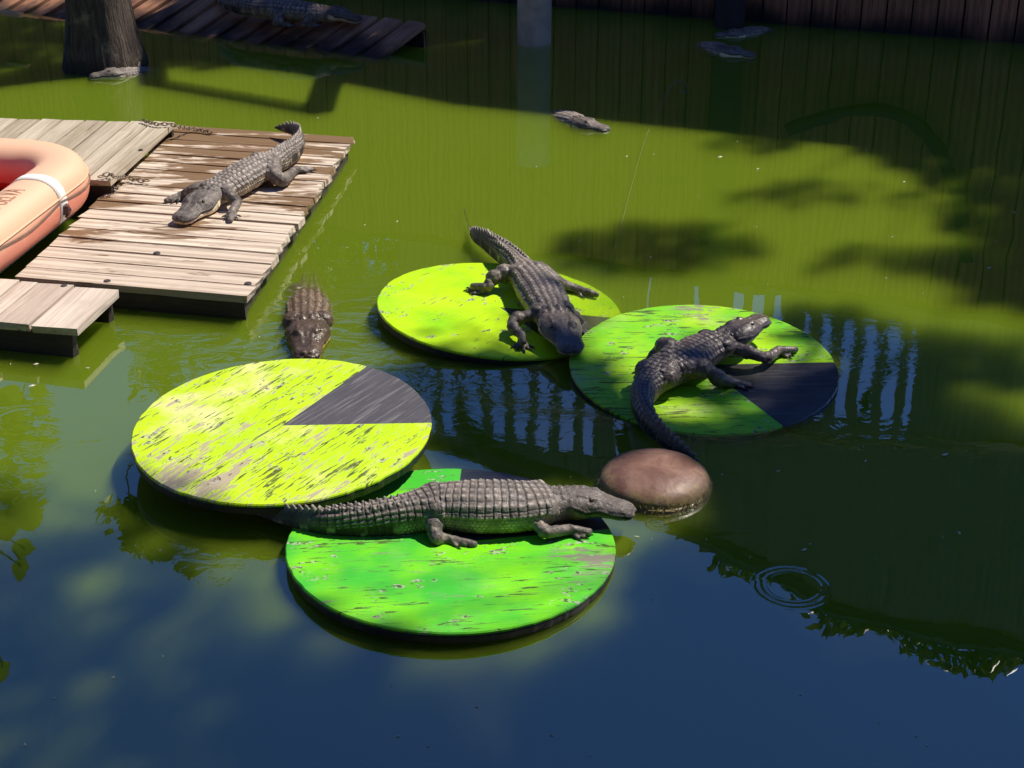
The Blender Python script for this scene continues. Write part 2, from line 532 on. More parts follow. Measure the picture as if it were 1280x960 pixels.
def dirang(c, p):
    return math.atan2(p.y - c[1], p.x - c[0])
PADS = {}
PA = (-0.059, 7.158, 0.024, -0.080, -0.014)
PB = (0.856, 6.470, 0.040, -0.006, 0.066)
PC = (-0.920, 5.690, 0.140, 0.011, 0.029)
PD = (-0.221, 4.970, 0.034, -0.020, -0.036)
PADS['A'] = lily_pad(*PA, 0.598, R(-58), R(-3), paint('pad_paint_rear', (0.50, 0.80, 0.004), (0.26, 0.66, 0.006), (0.66, 0.84, 0.05), R(52), 0.64, gmix=(0.45, 0.75), seed=2.0, crack=0.375, patch=(-0.33, 0.42, 0.35, 0.10)),
    notch_paint('pad_notch_rear', R(5), (0.035, 0.038, 0.010), (0.07, 0.07, 0.03), 0.6), 'green round wooden lily pad with one side sunk under water, farthest from viewer')
PADS['B'] = lily_pad(*PB, 0.598, R(-62), R(3), paint('pad_paint_right', (0.42, 0.74, 0.005), (0.16, 0.62, 0.02), (0.66, 0.62, 0.36), R(2), 0.61, gmix=(0.35, 0.65), seed=5.0, crack=0.425, patch=(0.05, 0.60, 0.35, 0.09)),
    notch_paint('pad_notch_right', R(4), (0.035, 0.035, 0.04), (0.16, 0.15, 0.14), 0.25), 'green round wooden lily pad with dark wet wedge at its right side')
PADS['C'] = lily_pad(*PC, 0.598, R(1), R(60), paint('pad_paint_left', (0.58, 0.84, 0.006), (0.50, 0.80, 0.004), (0.86, 0.86, 0.36), R(56), 0.56, bare=(0.60, 0.48, 0.38), bleach_amt=0.9, gmix=(0.45, 0.75), seed=8.0, crack=0.425, patch=(-0.32, -0.38, 0.50, 0.075)),
    notch_paint('pad_notch_left', R(56), (0.075, 0.07, 0.078), (0.34, 0.33, 0.33), 0.5, 0.6), 'sunlit yellow green peeling lily pad with dark grey wedge lying over another pad')
PADS['D'] = lily_pad(*PD, 0.598, R(12), R(88), paint('pad_paint_front', (0.22, 0.74, 0.006), (0.06, 0.52, 0.035), (0.45, 0.72, 0.20), R(8), 0.600, gmix=(0.36, 0.60), seed=3.3, bleach_amt=0.2, crack=0.408, patch=(0.52, -0.12, 0.22, 0.14)),
    notch_paint('pad_notch_front', R(5), (0.03, 0.035, 0.045), (0.12, 0.12, 0.12), 0.12), 'bright green lily pad nearest the viewer, partly under the sunlit pad')

# ------------------------------------------------------------------ brown dome float
def dome():
    root = empty('float_dome', at(818, 606, 0), label='brown domed float with algae round its waterline', cat='float')
    t = NT('dome_plastic')
    c = t.coord()
    n = t.noise(c, 5, 6, 0.6, 0.4)
    col = t.mix(t.ramp(n, 0.3, 0.7), (0.15, 0.075, 0.052), (0.30, 0.175, 0.125))
    sp0 = t.node('SeparateXYZ')
    t.put(sp0.inputs[0], c)
    col = t.mix(t.ramp(sp0.outputs[2], 0.010, 0.035, 0.8, 0), col, (0.03, 0.02, 0.012))
    sp = t.node('SeparateXYZ')
    t.put(sp.inputs[0], c)
    hz = t.math('ADD', sp.outputs[2], t.math('MULTIPLY', t.noise(c, 22, 5), 0.07))
    col = t.mix(t.ramp(hz, 0.055, 0.115, 1, 0), col, t.mix(t.noise(c, 60, 3), (0.10, 0.075, 0.02), (0.45, 0.34, 0.14)))
    col = t.mix(t.ramp(t.noise(c, 16, 6, 0.7), 0.62, 0.7, 0, 0.35), col, (0.5, 0.42, 0.38))
    col = t.mix(t.ramp(t.noise(c, 11, 7, 0.72, 0.6), 0.48, 0.62, 0, 0.5), col, (0.12, 0.055, 0.04))
    m = t.set(col, t.ramp(t.noise(c, 9, 4), 0.3, 0.7, 0.30, 0.55), t.bump(t.math('ADD', t.noise(c, 60, 5), t.math('MULTIPLY', t.noise(c, 6, 3), 2.0)), 0.25, 0.006), 0.4)
    mb = MB()
    prof = []
    for k in range(25):
        a = math.pi / 2 * k / 24
        prof.append((0.218 * math.cos(a) ** 0.72 if k < 24 else 0.0, 0.012 + 0.082 * math.sin(a) ** 0.95))
    prof = [(0.20, -0.10), (0.219, -0.02), (0.220, 0.015)] + prof
    N = 64
    vs, fs = [], []
    for r, z in prof[:-1]:
        for i in range(N):
            a = 2 * math.pi * i / N
            w = 1 + (0.012 * mnoise.noise((math.cos(a) * 5, math.sin(a) * 5, z * 20)) if z < 0.07 else 0)
            vs.append((r * w * math.cos(a), r * w * math.sin(a), z))
    for j in range(len(prof) - 2):
        for i in range(N):
            i2 = (i + 1) % N
            fs.append((j * N + i, j * N + i2, (j + 1) * N + i2, (j + 1) * N + i))
    vs.append((0, 0, prof[-1][1]))
    b = (len(prof) - 2) * N
    for i in range(N): fs.append((b + i, b + (i + 1) % N, len(vs) - 1))
    mb.add(vs, fs)
    mb.build('shell', m, root, smooth=True)
    al = MB()
    for k in range(900):
        a = rnd.uniform(0, 2 * math.pi)
        r = 0.2195
        z = rnd.uniform(-0.004, 0.05) * rnd.random() ** 0.5
        p = Vector((r * math.cos(a), r * math.sin(a), z))
        out = Vector((math.cos(a), math.sin(a), 0))
        tan = Vector((-math.sin(a), math.cos(a), 0))
        L = rnd.uniform(0.008, 0.03)
        tip = p + out * rnd.uniform(0.003, 0.014) + Vector((0, 0, -L)) + tan * rnd.uniform(-0.012, 0.012)
        w = tan * rnd.uniform(0.0012, 0.003)
        al.add([p - w, p + w, tip], [(0, 1, 2)])
    al.build('algae_fringe', simple('algae', (0.20, 0.17, 0.05), 0.7, 0.7, 60), root, kind='stuff')
dome()
# ------------------------------------------------------------------ alligators
PROF = np.array([  # t, half width, up, down (fractions of the whole length)
    (0.000, .014, .006, .005), (0.006, .022, .011, .010), (0.015, .0280, .0145, .012), (0.030, .0312, .0155, .014),
    (0.055, .0315, .0145, .015), (0.080, .0355, .0170, .018), (0.100, .0415, .0225, .020), (0.122, .0470, .0255, .023),
    (0.150, .0500, .0260, .027), (0.172, .0455, .0280, .030), (0.200, .0470, .0325, .031), (0.235, .0570, .0390, .037),
    (0.300, .0650, .0440, .041), (0.380, .0670, .0460, .042), (0.450, .0580, .0440, .040), (0.500, .0450, .0400, .036),
    (0.550, .0370, .0360, .034), (0.620, .0300, .0330, .032), (0.700, .0230, .0300, .029), (0.780, .0160, .0260, .025),
    (0.860, .0105, .0220, .021), (0.930, .0060, .0150, .015), (0.975, .0035, .0080, .008), (1.000, .0012, .0025, .0025)])
def prof(t):
    return [np.interp(t, PROF[:, 0], PROF[:, k]) for k in (1, 2, 3)]
def catmull(P, n=420):
    P = np.array([tuple(p) for p in P], float)
    Q = np.vstack([2 * P[0] - P[1], P, 2 * P[-1] - P[-2]])
    out = []
    for i in range(1, len(Q) - 2):
        t = np.linspace(0, 1, 60, endpoint=False)[:, None]
        a, b, c, d = Q[i - 1], Q[i], Q[i + 1], Q[i + 2]
        out.append(0.5 * (2 * b + (c - a) * t + (2 * a - 5 * b + 4 * c - d) * t ** 2 + (3 * b - a - 3 * c + d) * t ** 3))
    C = np.vstack(out + [P[-1:]])
    s = np.concatenate([[0], np.cumsum(np.linalg.norm(np.diff(C, axis=0), axis=1))])
    u = np.linspace(0, s[-1], n)
    return np.stack([np.interp(u, s, C[:, k]) for k in range(3)], 1), s[-1]
def smoothstep(a, b, x):
    x = np.clip((x - a) / (b - a), 0, 1)
    return x * x * (3 - 2 * x)
def vnoise(P, sc, seed=0.0):                    # cheap smooth value noise on many points
    P = P * sc + seed
    i = np.floor(P).astype(np.int64)
    f = P - i
    f = f * f * (3 - 2 * f)
    def hsh(a, b, c):
        h = (a * 73856093) ^ (b * 19349663) ^ (c * 83492791)
        h = (h ^ (h >> 13)) * 1274126177
        return ((h ^ (h >> 16)) & 0xffff) / 65535.0
    r = 0
    for dx in (0, 1):
        for dy in (0, 1):
            for dz in (0, 1):
                w = (f[:, 0] if dx else 1 - f[:, 0]) * (f[:, 1] if dy else 1 - f[:, 1]) * (f[:, 2] if dz else 1 - f[:, 2])
                r = r + w * hsh(i[:, 0] + dx, i[:, 1] + dy, i[:, 2] + dz)
    return r

def skin_material(name, tone, rough, wet=0.5, grime=None):
    t = NT(name)
    at_ = t.node('Attribute')
    at_.attribute_name = 'skin'
    c = t.coord('Object')
    n = t.noise(c, 26, 6, 0.65)
    v = t.voro(c, 150)
    col = t.mix(1.0, at_.outputs['Color'], tone, 'MULTIPLY')
    col = t.mix(t.ramp(n, 0.3, 0.75, 0, 0.5), col, t.mix(1.0, col, (0.45, 0.42, 0.42, 1), 'MULTIPLY'))
    col = t.mix(t.ramp(t.noise(c, 70, 3), 0.58, 0.75, 0, 0.35), col, (0.34, 0.32, 0.28))
    h = t.math('ADD', t.math('MULTIPLY', v, 0.6), t.math('MULTIPLY', n, 0.4))
    return t.set(col, t.ramp(n, 0.3, 0.7, rough - 0.1, rough + 0.15), t.bump(h, 0.55, 0.004), wet)

M['eye'] = simple('gator_eye', (0.05, 0.035, 0.01), 0.08, 0.3, 30, 0.0, spec=0.8)
M['claw'] = simple('gator_claw', (0.03, 0.028, 0.025), 0.4, 0.3, 40, 0.1)

def gator(label, spine, legs, mat, voxel=0.0037, ground=None, fat=1.0, tail=1.0, pale=1.0, jaw=(0.50, 0.45, 0.32), dark=1.0, group='alligators in the pond', seed=1.0, roll=0.0, headup=1.0, length=None, eyes=True, back=None, crest=1.0, head=1.22, limbs=1.0):
    C, L = catmull(spine)
    Ltrue = length or L                         # longer than the path when the tail end is out of sight
    n = len(C)
    tt = np.linspace(0, L / Ltrue, n)
    hw, hu, hd = prof(tt)
    tf = 1 + (tail - 1) * smoothstep(0.5, 0.75, tt)
    bf = 1 + (fat - 1) * smoothstep(0.16, 0.24, tt)
    hf = 1 + (head - 1) * (1 - smoothstep(0.13, 0.21, tt))
    hw, hu, hd = hw * Ltrue * bf * (1 + (hf - 1) * 0.45), hu * Ltrue * bf * tf * hf, hd * Ltrue * bf * tf * hf
    T = np.gradient(C, axis=0)
    for _ in range(3):
        T[1:-1] = (T[:-2] + 2 * T[1:-1] + T[2:]) / 4
    T /= np.linalg.norm(T, axis=1)[:, None]
    Z = np.array([0, 0, 1.0])
    S = np.cross(T, Z)
    S /= np.linalg.norm(S, axis=1)[:, None]
    U = np.cross(S, T)
    if np.any(roll):
        rl = np.interp(tt, *roll) if isinstance(roll, tuple) else np.full(n, roll)
        S, U = S * np.cos(rl)[:, None] + U * np.sin(rl)[:, None], U * np.cos(rl)[:, None] - S * np.sin(rl)[:, None]
    origin = C[int(0.33 * n)].copy()
    if ground is not None: origin[2] = ground(origin[0], origin[1])
    mb = MB()
    idx = np.unique(np.concatenate([np.linspace(0, 30, 31).astype(int), np.linspace(30, n - 1, 150).astype(int)]))
    NR = 28
    phi = np.arange(NR) * 2 * np.pi / NR
    vs = []
    for i in idx:
        t = tt[i]
        if t < 0.13: e = 2.8
        elif t < 0.2: e = 2.8 - 0.5 * (t - 0.13) / 0.07
        elif t < 0.5: e = 2.3
        elif t < 0.78: e = 2.6
        else: e = 1.9
        cx = np.sign(np.cos(phi)) * np.abs(np.cos(phi)) ** (2 / e)
        sz = np.sign(np.sin(phi)) * np.abs(np.sin(phi)) ** (2 / e)
        zz = np.where(sz > 0, hu[i] * sz, hd[i] * sz)
        vs.append(C[i] + cx[:, None] * hw[i] * S[i] + zz[:, None] * U[i])
    vs = np.concatenate(vs)
    m = len(idx)
    fs = []
    for j in range(m - 1):
        for k in range(NR):
            k2 = (k + 1) % NR
            fs.append((j * NR + k, (j + 1) * NR + k, (j + 1) * NR + k2, j * NR + k2))
    fs.append(tuple(range(NR)))
    fs.append(tuple((m - 1) * NR + k for k in range(NR))[::-1])
    mb.add(vs, fs)
    def P(t, l=0.0, h=0.0):
        i = min(n - 1, int(t / (L / Ltrue) * (n - 1)))
        return C[i] + S[i] * l + U[i] * h, S[i], U[i], T[i]
    def ball(c, r, ax=None, nn=10):
        mm = 7
        vv, ff = [], []
        for a in range(mm + 1):
            th = math.pi * a / mm
            for b in range(nn):
                ph = 2 * math.pi * b / nn
                q = np.array([math.sin(th) * math.cos(ph), math.sin(th) * math.sin(ph), math.cos(th)])
                if ax is not None: q = ax[0] * q[0] * r[0] + ax[1] * q[1] * r[1] + ax[2] * q[2] * r[2]
                else: q = q * r
                vv.append(np.array(c) + q)
        for a in range(mm):
            for b in range(nn):
                b2 = (b + 1) % nn
                ff.append((a * nn + b, (a + 1) * nn + b, (a + 1) * nn + b2, a * nn + b2))
        mb.add(vv, ff)
    # eye sockets, nostril button, jaw muscles
    eyepos = []
    for sd in (-1, 1):
        c, s_, u_, t_ = P(0.106, sd * 0.0205 * Ltrue, 0.0185 * head * Ltrue)
        ball(c, (0.0105 * Ltrue, 0.017 * Ltrue, 0.0100 * Ltrue), (s_, t_, u_))
        e_, *_x = P(0.1035, sd * 0.0262 * Ltrue, 0.0200 * head * Ltrue)
        eyepos.append((e_, s_ * sd, u_, t_))
        c, s_, u_, t_ = P(0.150, sd * 0.030 * Ltrue, -0.010 * Ltrue)
        ball(c, (0.017 * Ltrue, 0.022 * Ltrue, 0.018 * Ltrue), (s_, t_, u_))
        c, s_, u_, t_ = P(0.013, sd * 0.0065 * Ltrue, 0.0105 * head * Ltrue)
        ball(c, (0.006 * Ltrue, 0.007 * Ltrue, 0.0055 * Ltrue), (s_, t_, u_))
    # limbs
    limb_pts = []
    clawmb = MB()
    def limb(joints, radii, toes, spread, toelen, front):
        J = [np.array(tuple(j)) for j in joints]
        pts, rad = [], []
        cc, _ = catmull(J, 26)
        rr = np.interp(np.linspace(0, 1, 26), np.linspace(0, 1, len(radii)), radii) * Ltrue * limbs
        mb.tube([tuple(p) for p in cc], [float(x) for x in rr], 10)
        for p, r_ in ((cc[0], rr[0]), (cc[-1], rr[-1])): ball(p, float(r_))
        for a in range(1, len(J) - 1): ball(J[a], float(np.interp(a / (len(J) - 1), np.linspace(0, 1, len(radii)), radii)) * Ltrue * 1.05 * limbs)
        limb_pts.append(cc[4:])
        w, tip = J[-2], J[-1]
        d = tip - w
        dist = np.linalg.norm(d[:2])
        d2 = np.array([d[0], d[1], 0]) / max(dist, 1e-6)
        for k in range(toes):
            a = (k / (toes - 1) - 0.5) * spread
            dd = np.array([d2[0] * math.cos(a) - d2[1] * math.sin(a), d2[0] * math.sin(a) + d2[1] * math.cos(a), 0])
            ln = toelen * Ltrue * (1 - 0.35 * abs(k / (toes - 1) - 0.5) * 2)
            g = lambda p, h: np.array([p[0], p[1], (ground(p[0], p[1]) if ground else tip[2] - 0.004) + h])
            p0 = w + d2 * 0.004 * Ltrue
            if ground is not None: p0 = np.array([p0[0], p0[1], max(p0[2], ground(p0[0], p0[1]) + 0.007 * Ltrue)])
            p1 = g(p0 + dd * ln * 0.45, 0.0070 * Ltrue)
            p2 = g(p0 + dd * ln * 0.8, 0.0045 * Ltrue)
            p3 = g(p0 + dd * ln, 0.0035 * Ltrue)
            q, _ = catmull([p0, p1, p2, p3], 12)
            mb.tube([tuple(x) for x in q], [float(x) * Ltrue for x in np.linspace(0.0064, 0.0038, 12)], 8)
            limb_pts.append(q)
            p4 = g(p0 + dd * (ln + 0.012 * Ltrue), 0.001 * Ltrue)
            clawmb.tube([tuple(p3), tuple((p3 + p4) / 2 + np.array([0, 0, .0012 * Ltrue])), tuple(p4)], [0.0030 * Ltrue, .0022 * Ltrue, 0.0004], 5)
    for lg in legs:
        front, sd = lg['front'], lg['side']
        if front:
            root_p = P(0.225, sd * 0.043 * Ltrue * fat, 0.010 * Ltrue)[0]
            radii, toes, spread, tl = (.025, .0215, .0185, .0160, .0145, .0105), 5, R(105), 0.042
        else:
            root_p = P(0.485, sd * 0.036 * Ltrue * fat, 0.012 * Ltrue)[0]
            radii, toes, spread, tl = (.034, .031, .025, .0185, .0150, .0110), 4, R(62), 0.060
        limb([root_p] + lg['pts'], radii, toes, spread, tl, front)
    # one continuous skin
    me = bpy.data.meshes.new('tmp')
    me.from_pydata([tuple(v) for v in mb.v], [], mb.f)
    me.update()
    tmp = bpy.data.objects.new('tmp', me)
    COL.objects.link(tmp)
    md = tmp.modifiers.new('r', 'REMESH')
    md.mode = 'VOXEL'
    md.voxel_size = voxel
    md.adaptivity = 0.0
    ev = tmp.evaluated_get(bpy.context.evaluated_depsgraph_get())
    m2 = bpy.data.meshes.new_from_object(ev)
    bpy.data.objects.remove(tmp)
    nv = len(m2.vertices)
    V = np.empty(nv * 3, np.float32)
    m2.vertices.foreach_get('co', V)
    V = V.reshape(-1, 3).astype(float)
    E_ = np.empty(len(m2.edges) * 2, np.int32)
    m2.edges.foreach_get('vertices', E_)
    E_ = E_.reshape(-1, 2)
    deg = np.bincount(E_.ravel(), minlength=nv).astype(float)[:, None]
    def relax(X, it, lam):
        for _ in range(it):
            A = np.zeros_like(X)
            for k in range(X.shape[1]):
                A[:, k] = np.bincount(E_[:, 0], X[E_[:, 1], k], nv) + np.bincount(E_[:, 1], X[E_[:, 0], k], nv)
            X = X + lam * (A / np.maximum(deg, 1) - X)
        return X
    V = relax(V, 3, 0.5)
    # nearest place along the spine
    Cs = C[::2]
    best = np.empty(nv, np.int64)
    for a in range(0, nv, 6000):
        d2 = ((V[a:a + 6000, None, :] - Cs[None]) ** 2).sum(2)
        best[a:a + 6000] = d2.argmin(1) * 2
    rel = V - C[best]
    Tb, Sb, Ub = T[best], S[best], U[best]
    along = (rel * Tb).sum(1)
    t = tt[best] + along / Ltrue
    l = (rel * Sb).sum(1)
    h = (rel * Ub).sum(1)
    ln = l / np.maximum(hw[best], 1e-4)
    hn = np.where(h > 0, h / np.maximum(hu[best], 1e-4), h / np.maximum(hd[best], 1e-4))
    if limb_pts:
        LP = np.concatenate(limb_pts)
        dl = np.empty(nv)
        for a in range(0, nv, 6000):
            dl[a:a + 6000] = np.sqrt(((V[a:a + 6000, None, :] - LP[None]) ** 2).sum(2).min(1))
    else:
        dl = np.full(nv, 9.0)
    rho = np.sqrt(ln ** 2 + hn ** 2)
    body = 1 - smoothstep(1.12, 1.35, rho)
    body = np.where((dl < 0.016 * Ltrue) & (t > 0.17) & (t < 0.6) & (rho > 1.0), np.minimum(body, smoothstep(0.9, 1.15, 2.15 - rho)), body)
    tri = m2
    tri.update()
    N_ = np.empty(nv * 3, np.float32)
    m2.vertices.foreach_set('co', V.astype(np.float32).ravel())
    m2.update()
    m2.vertex_normals.foreach_get('vector', N_)
    N_ = N_.reshape(-1, 3).astype(float)
    up_n = (N_ * Ub).sum(1)
    per = 0.0178
    ph = (t - 0.205) / per + 0.22 * (vnoise(V, 1 / (0.03 * Ltrue), seed + 2) - 0.5)
    fs_ = ph - np.floor(ph)
    arc = np.arctan2(l, np.maximum(h, 1e-5) * 1.15) * (0.055 * Ltrue)       # metres round the back from the midline
    wcol = 0.0215 * Ltrue * (1 - 0.35 * smoothstep(0.48, 0.6, t))
    rowsel = np.floor(ph)
    def h2(a, b):
        q = np.sin(a * 12.9898 + b * 78.233 + seed) * 43758.5453
        return q - np.floor(q)
    ac = arc / wcol + 0.16 * (h2(rowsel, 0 * rowsel) - 0.5) + 0.10 * (vnoise(V, 1 / (0.02 * Ltrue), seed + 1) - 0.5)
    fa = ac - np.floor(ac)
    keel = 1 - np.abs(2 * fa - 1)
    sc_r = 0.55 + 0.9 * h2(rowsel, np.floor(ac) + 7)
    dors = smoothstep(0.10, 0.35, hn) * body
    trunk_m = smoothstep(0.198, 0.212, t) * (1 - smoothstep(0.70, 0.80, t))
    edge_s = smoothstep(0, 0.16, fs_) * (1 - smoothstep(0.90, 1.0, fs_))
    edge_a = smoothstep(0, 0.18, keel)
    plate = edge_s * (0.35 + 0.65 * edge_a)
    D = dors * trunk_m * (0.0034 * plate + 0.0046 * np.clip(keel, 0, 1) ** 1.6 * (0.25 + 0.75 * fs_) * edge_s * sc_r) * Ltrue * (0.8 if back is None else back)
    # neck shields
    for (t0, l0, a0, r0) in ((0.181, 0.24, .0085, .010), (0.181, -0.24, .0085, .010), (0.181, 0.62, .005, .007), (0.181, -0.62, .005, .007), (0.197, 0.26, .0080, .009), (0.197, -0.26, .0080, .009), (0.165, .3, .003, .006), (0.165, -.3, .003, .006), (0.165, .8, .003, .006), (.165, -.8, .003, .006), (0.165, 0, .003, .006)):
        dd = np.sqrt(((t - t0)) ** 2 + ((l / Ltrue) - l0 * 0.043) ** 2)
        D += (h > 0) * a0 * Ltrue * np.clip(1 - dd / r0, 0, 1) ** 0.7 * 1.0
    # flank scales
    flank = body * (1 - smoothstep(0.25, 0.5, hn)) * smoothstep(0.165, 0.19, t) * (1 - smoothstep(0.56, 0.60, t))
    qa, qs = h / (0.0088 * Ltrue), t / 0.0098
    odd = np.floor(qa) % 2 * 0.5
    bead = (np.sin(np.pi * ((qs + odd) % 1)) * np.sin(np.pi * (qa % 1)))
    D += flank * 0.0028 * Ltrue * np.clip(bead, 0, 1) ** 0.7
    # tail rings
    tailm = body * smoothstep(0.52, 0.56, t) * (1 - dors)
    qh = h / (0.0135 * Ltrue)
    D += tailm * 0.0019 * Ltrue * smoothstep(0, 0.2, fs_) * (1 - smoothstep(0.85, 1, fs_)) * (0.5 + 0.5 * smoothstep(0, .2, 1 - np.abs(2 * (qh % 1) - 1)))
    # limb scales and skull roughness
    limb_m = 1 - body
    D += limb_m * 0.0024 * Ltrue * (vnoise(V, 1 / (0.0075 * Ltrue), seed) - 0.5)
    headm = (1 - smoothstep(0.155, 0.175, t)) * body
    D += headm * 0.0024 * Ltrue * (vnoise(V, 1 / (0.008 * Ltrue), seed + 3) - 0.5)
    # skull table edge, brow and snout ridges
    D += headm * (hn > 0.3) * 0.0035 * Ltrue * np.exp(-((np.abs(l) / Ltrue - 0.024) / 0.0035) ** 2) * smoothstep(0.112, 0.122, t) * (1 - smoothstep(0.142, 0.152, t))
    D += headm * (hn > 0.3) * 0.0022 * Ltrue * np.exp(-((np.abs(l) / Ltrue - 0.012) / 0.004) ** 2) * smoothstep(0.03, 0.06, t) * (1 - smoothstep(0.09, 0.1, t))
    # mouth line
    mh = np.interp(t, [0, .02, .045, .07, .095, .12, .145, .16], [-.0020, -.0010, -.0040, .001, -.003, -.002, .006, .009]) * Ltrue
    groove = np.exp(-((h - mh) / (0.0022 * Ltrue)) ** 2) * headm * (np.abs(ln) > 0.55) * (t < 0.157)
    D -= groove * 0.0050 * Ltrue
    D += headm * (hn < 0.9) * (np.abs(ln) > 0.5) * 0.0028 * Ltrue * np.exp(-((h - mh - 0.0045 * Ltrue) / (0.0030 * Ltrue)) ** 2)
    # eye slit hollow in front of and under the brow
    V = V + N_ * D[:, None]
    # tail crest
    pc = t / (per * 1.0)
    fc = pc - np.floor(pc)
    saw = smoothstep(0.0, 0.75, fc) * (1 - smoothstep(0.82, 1.0, fc))
    dbl = smoothstep(0.50, 0.58, t) * (1 - smoothstep(0.76, 0.80, t)) * np.exp(-((np.abs(l) / Ltrue - 0.0155 * (1 - 0.75 * smoothstep(0.58, 0.78, t))) / 0.0042) ** 2)
    sng = smoothstep(0.745, 0.79, t) * np.exp(-(l / Ltrue / 0.0055) ** 2)
    cr_ = np.clip(hn, 0, 1) ** 2 * body * (dbl * 0.0115 + sng * 0.018 * (1 - smoothstep(.93, 1, t) * .7)) * Ltrue * (0.25 + 0.75 * saw) * crest
    V = V + Ub * cr_[:, None]
    if ground is not None:
        gz = ground(V[:, 0], V[:, 1]) + 0.0015
        ov = np.maximum(gz - V[:, 2], 0)
        V[:, 2] += ov
    # colour of the hide
    nz = vnoise(V, 1 / (0.030 * Ltrue), seed + 9)
    nz2 = vnoise(V, 1 / (0.010 * Ltrue), seed + 5)
    base = np.empty((nv, 3))
    base[:] = np.array([0.075, 0.066, 0.060]) * dark
    base *= (0.45 + 0.9 * nz + 0.35 * nz2)[:, None]
    base *= (1 - 0.80 * (np.clip(tailm + smoothstep(.5, .6, t) * body * 0.7, 0, 1) * (1 - 0.4 * np.clip(hn, 0, 1)))[:, None])  # tail sides darkened for wet hide and for the shade on them
    lightk = np.array([0.27, 0.245, 0.22]) * dark
    k = dors * trunk_m * edge_s * np.clip(0.25 * edge_a * (0.4 + nz2) + 0.85 * smoothstep(0.45, 0.95, keel) * smoothstep(0.25, 0.75, fs_), 0, 1)
    k = np.maximum(k, np.clip(cr_ / (0.012 * Ltrue), 0, 1) * 0.8)
    base = base * (1 - k[:, None]) + lightk * k[:, None]
    seam = dors * trunk_m * np.clip((1 - edge_s) + 0.35 * (1 - edge_a), 0, 1)
    base *= (1 + (0.45 * (sc_r - 1.0) * dors * trunk_m)[:, None])
    base *= (1 - 0.75 * seam)[:, None]
    pal = np.array([0.46, 0.40, 0.27])
    band = smoothstep(0.1, 0.8, np.sin(2 * np.pi * t / 0.062 + 1.2 * np.sin(l / Ltrue * 40) + nz * 2))
    fl = flank * (1 - smoothstep(-0.1, 0.45, hn))
    k = fl * (0.20 + 0.65 * band * np.clip(bead, 0, 1) + 0.25 * np.clip(bead, 0, 1)) * (0.4 + nz2) * pale
    tb = smoothstep(0.35, 0.9, np.sin(2 * np.pi * t / 0.072 + nz * 1.5)) * tailm * np.clip(nz2 * 1.6 - 0.3, 0, 1) * 0.55 * pale
    k = np.clip(np.maximum(k, tb), 0, 1)
    base = base * (1 - k[:, None]) + pal * k[:, None]
    bel = smoothstep(-0.55, -0.85, hn) * body * pale * 0.8
    bel = np.clip(bel, 0, 1)
    base = base * (1 - bel[:, None]) + np.array([0.5, 0.46, 0.33]) * bel[:, None]
    jm = headm * smoothstep(0.001 * Ltrue, -0.004 * Ltrue, h - mh) * (1 - smoothstep(0.15, 0.2, t))
    jm = np.clip(jm + (headm * smoothstep(0.12, 0.15, t) * smoothstep(0.25, -0.2, hn)) * 0.8, 0, 1) * min(1, pale)
    base = base * (1 - jm[:, None]) + np.array(jaw) * (0.75 + 0.5 * nz2)[:, None] * jm[:, None]
    base *= (1 - 0.85 * np.clip(groove, 0, 1))[:, None]
    for sd in (-1, 1):                          # dark fold that runs through the eye
        q = ((t - 0.108) / 0.016) ** 2 + ((l / Ltrue - sd * 0.0285) / 0.0055) ** 2 + ((h / Ltrue - 0.0165 * head) / 0.0065) ** 2
        base *= (1 - 0.75 * headm * np.exp(-q))[:, None]
        q = ((t - 0.014) / 0.0035) ** 2 + ((l / Ltrue - sd * 0.0065) / 0.0028) ** 2
        base *= (1 - 0.7 * headm * (hn > 0.5) * np.exp(-q))[:, None]
    le = limb_m * np.clip(nz2 * 2.2 - 1.1, 0, 1) * 0.35 * pale
    base = base * (1 - le[:, None]) + np.array([0.33, 0.29, 0.22]) * le[:, None]
    V -= origin
    m2.vertices.foreach_set('co', V.astype(np.float32).ravel())
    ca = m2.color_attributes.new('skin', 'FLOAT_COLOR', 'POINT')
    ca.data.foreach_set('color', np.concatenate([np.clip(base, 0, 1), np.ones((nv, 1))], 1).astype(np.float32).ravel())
    root = empty('alligator', tuple(origin), label=label, cat='alligator', group=group)
    m2.name = 'body'
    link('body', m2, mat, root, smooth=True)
    if eyes:
        for e_, s_, u_, t_ in eyepos:
            eb = MB()
            r_ = 0.0062 * Ltrue
            nn, mm = 10, 6
            vv, ff = [], []
            for a in range(mm + 1):
                th = math.pi * a / mm
                for b in range(nn):
                    p_ = 2 * math.pi * b / nn
                    vv.append(e_ - origin + s_ * 0.0015 * Ltrue + r_ * np.array([math.sin(th) * math.cos(p_), math.sin(th) * math.sin(p_), math.cos(th)]))
            for a in range(mm):
                for b in range(nn):
                    b2 = (b + 1) % nn
                    ff.append((a * nn + b, (a + 1) * nn + b, (a + 1) * nn + b2, a * nn + b2))
            eb.add(vv, ff)
            eb.build('eye', M['eye'], root, smooth=True)
    if clawmb.v:
        clawmb.v = [tuple(np.array(v) - origin) for v in clawmb.v]
        clawmb.build('claws', M['claw'], root, kind='stuff')
    return root

def px(*pts): return [at(*p) for p in pts]
def leg(front, side, *pts): return dict(front=front, side=side, pts=[np.array(tuple(at(*p))) for p in pts])

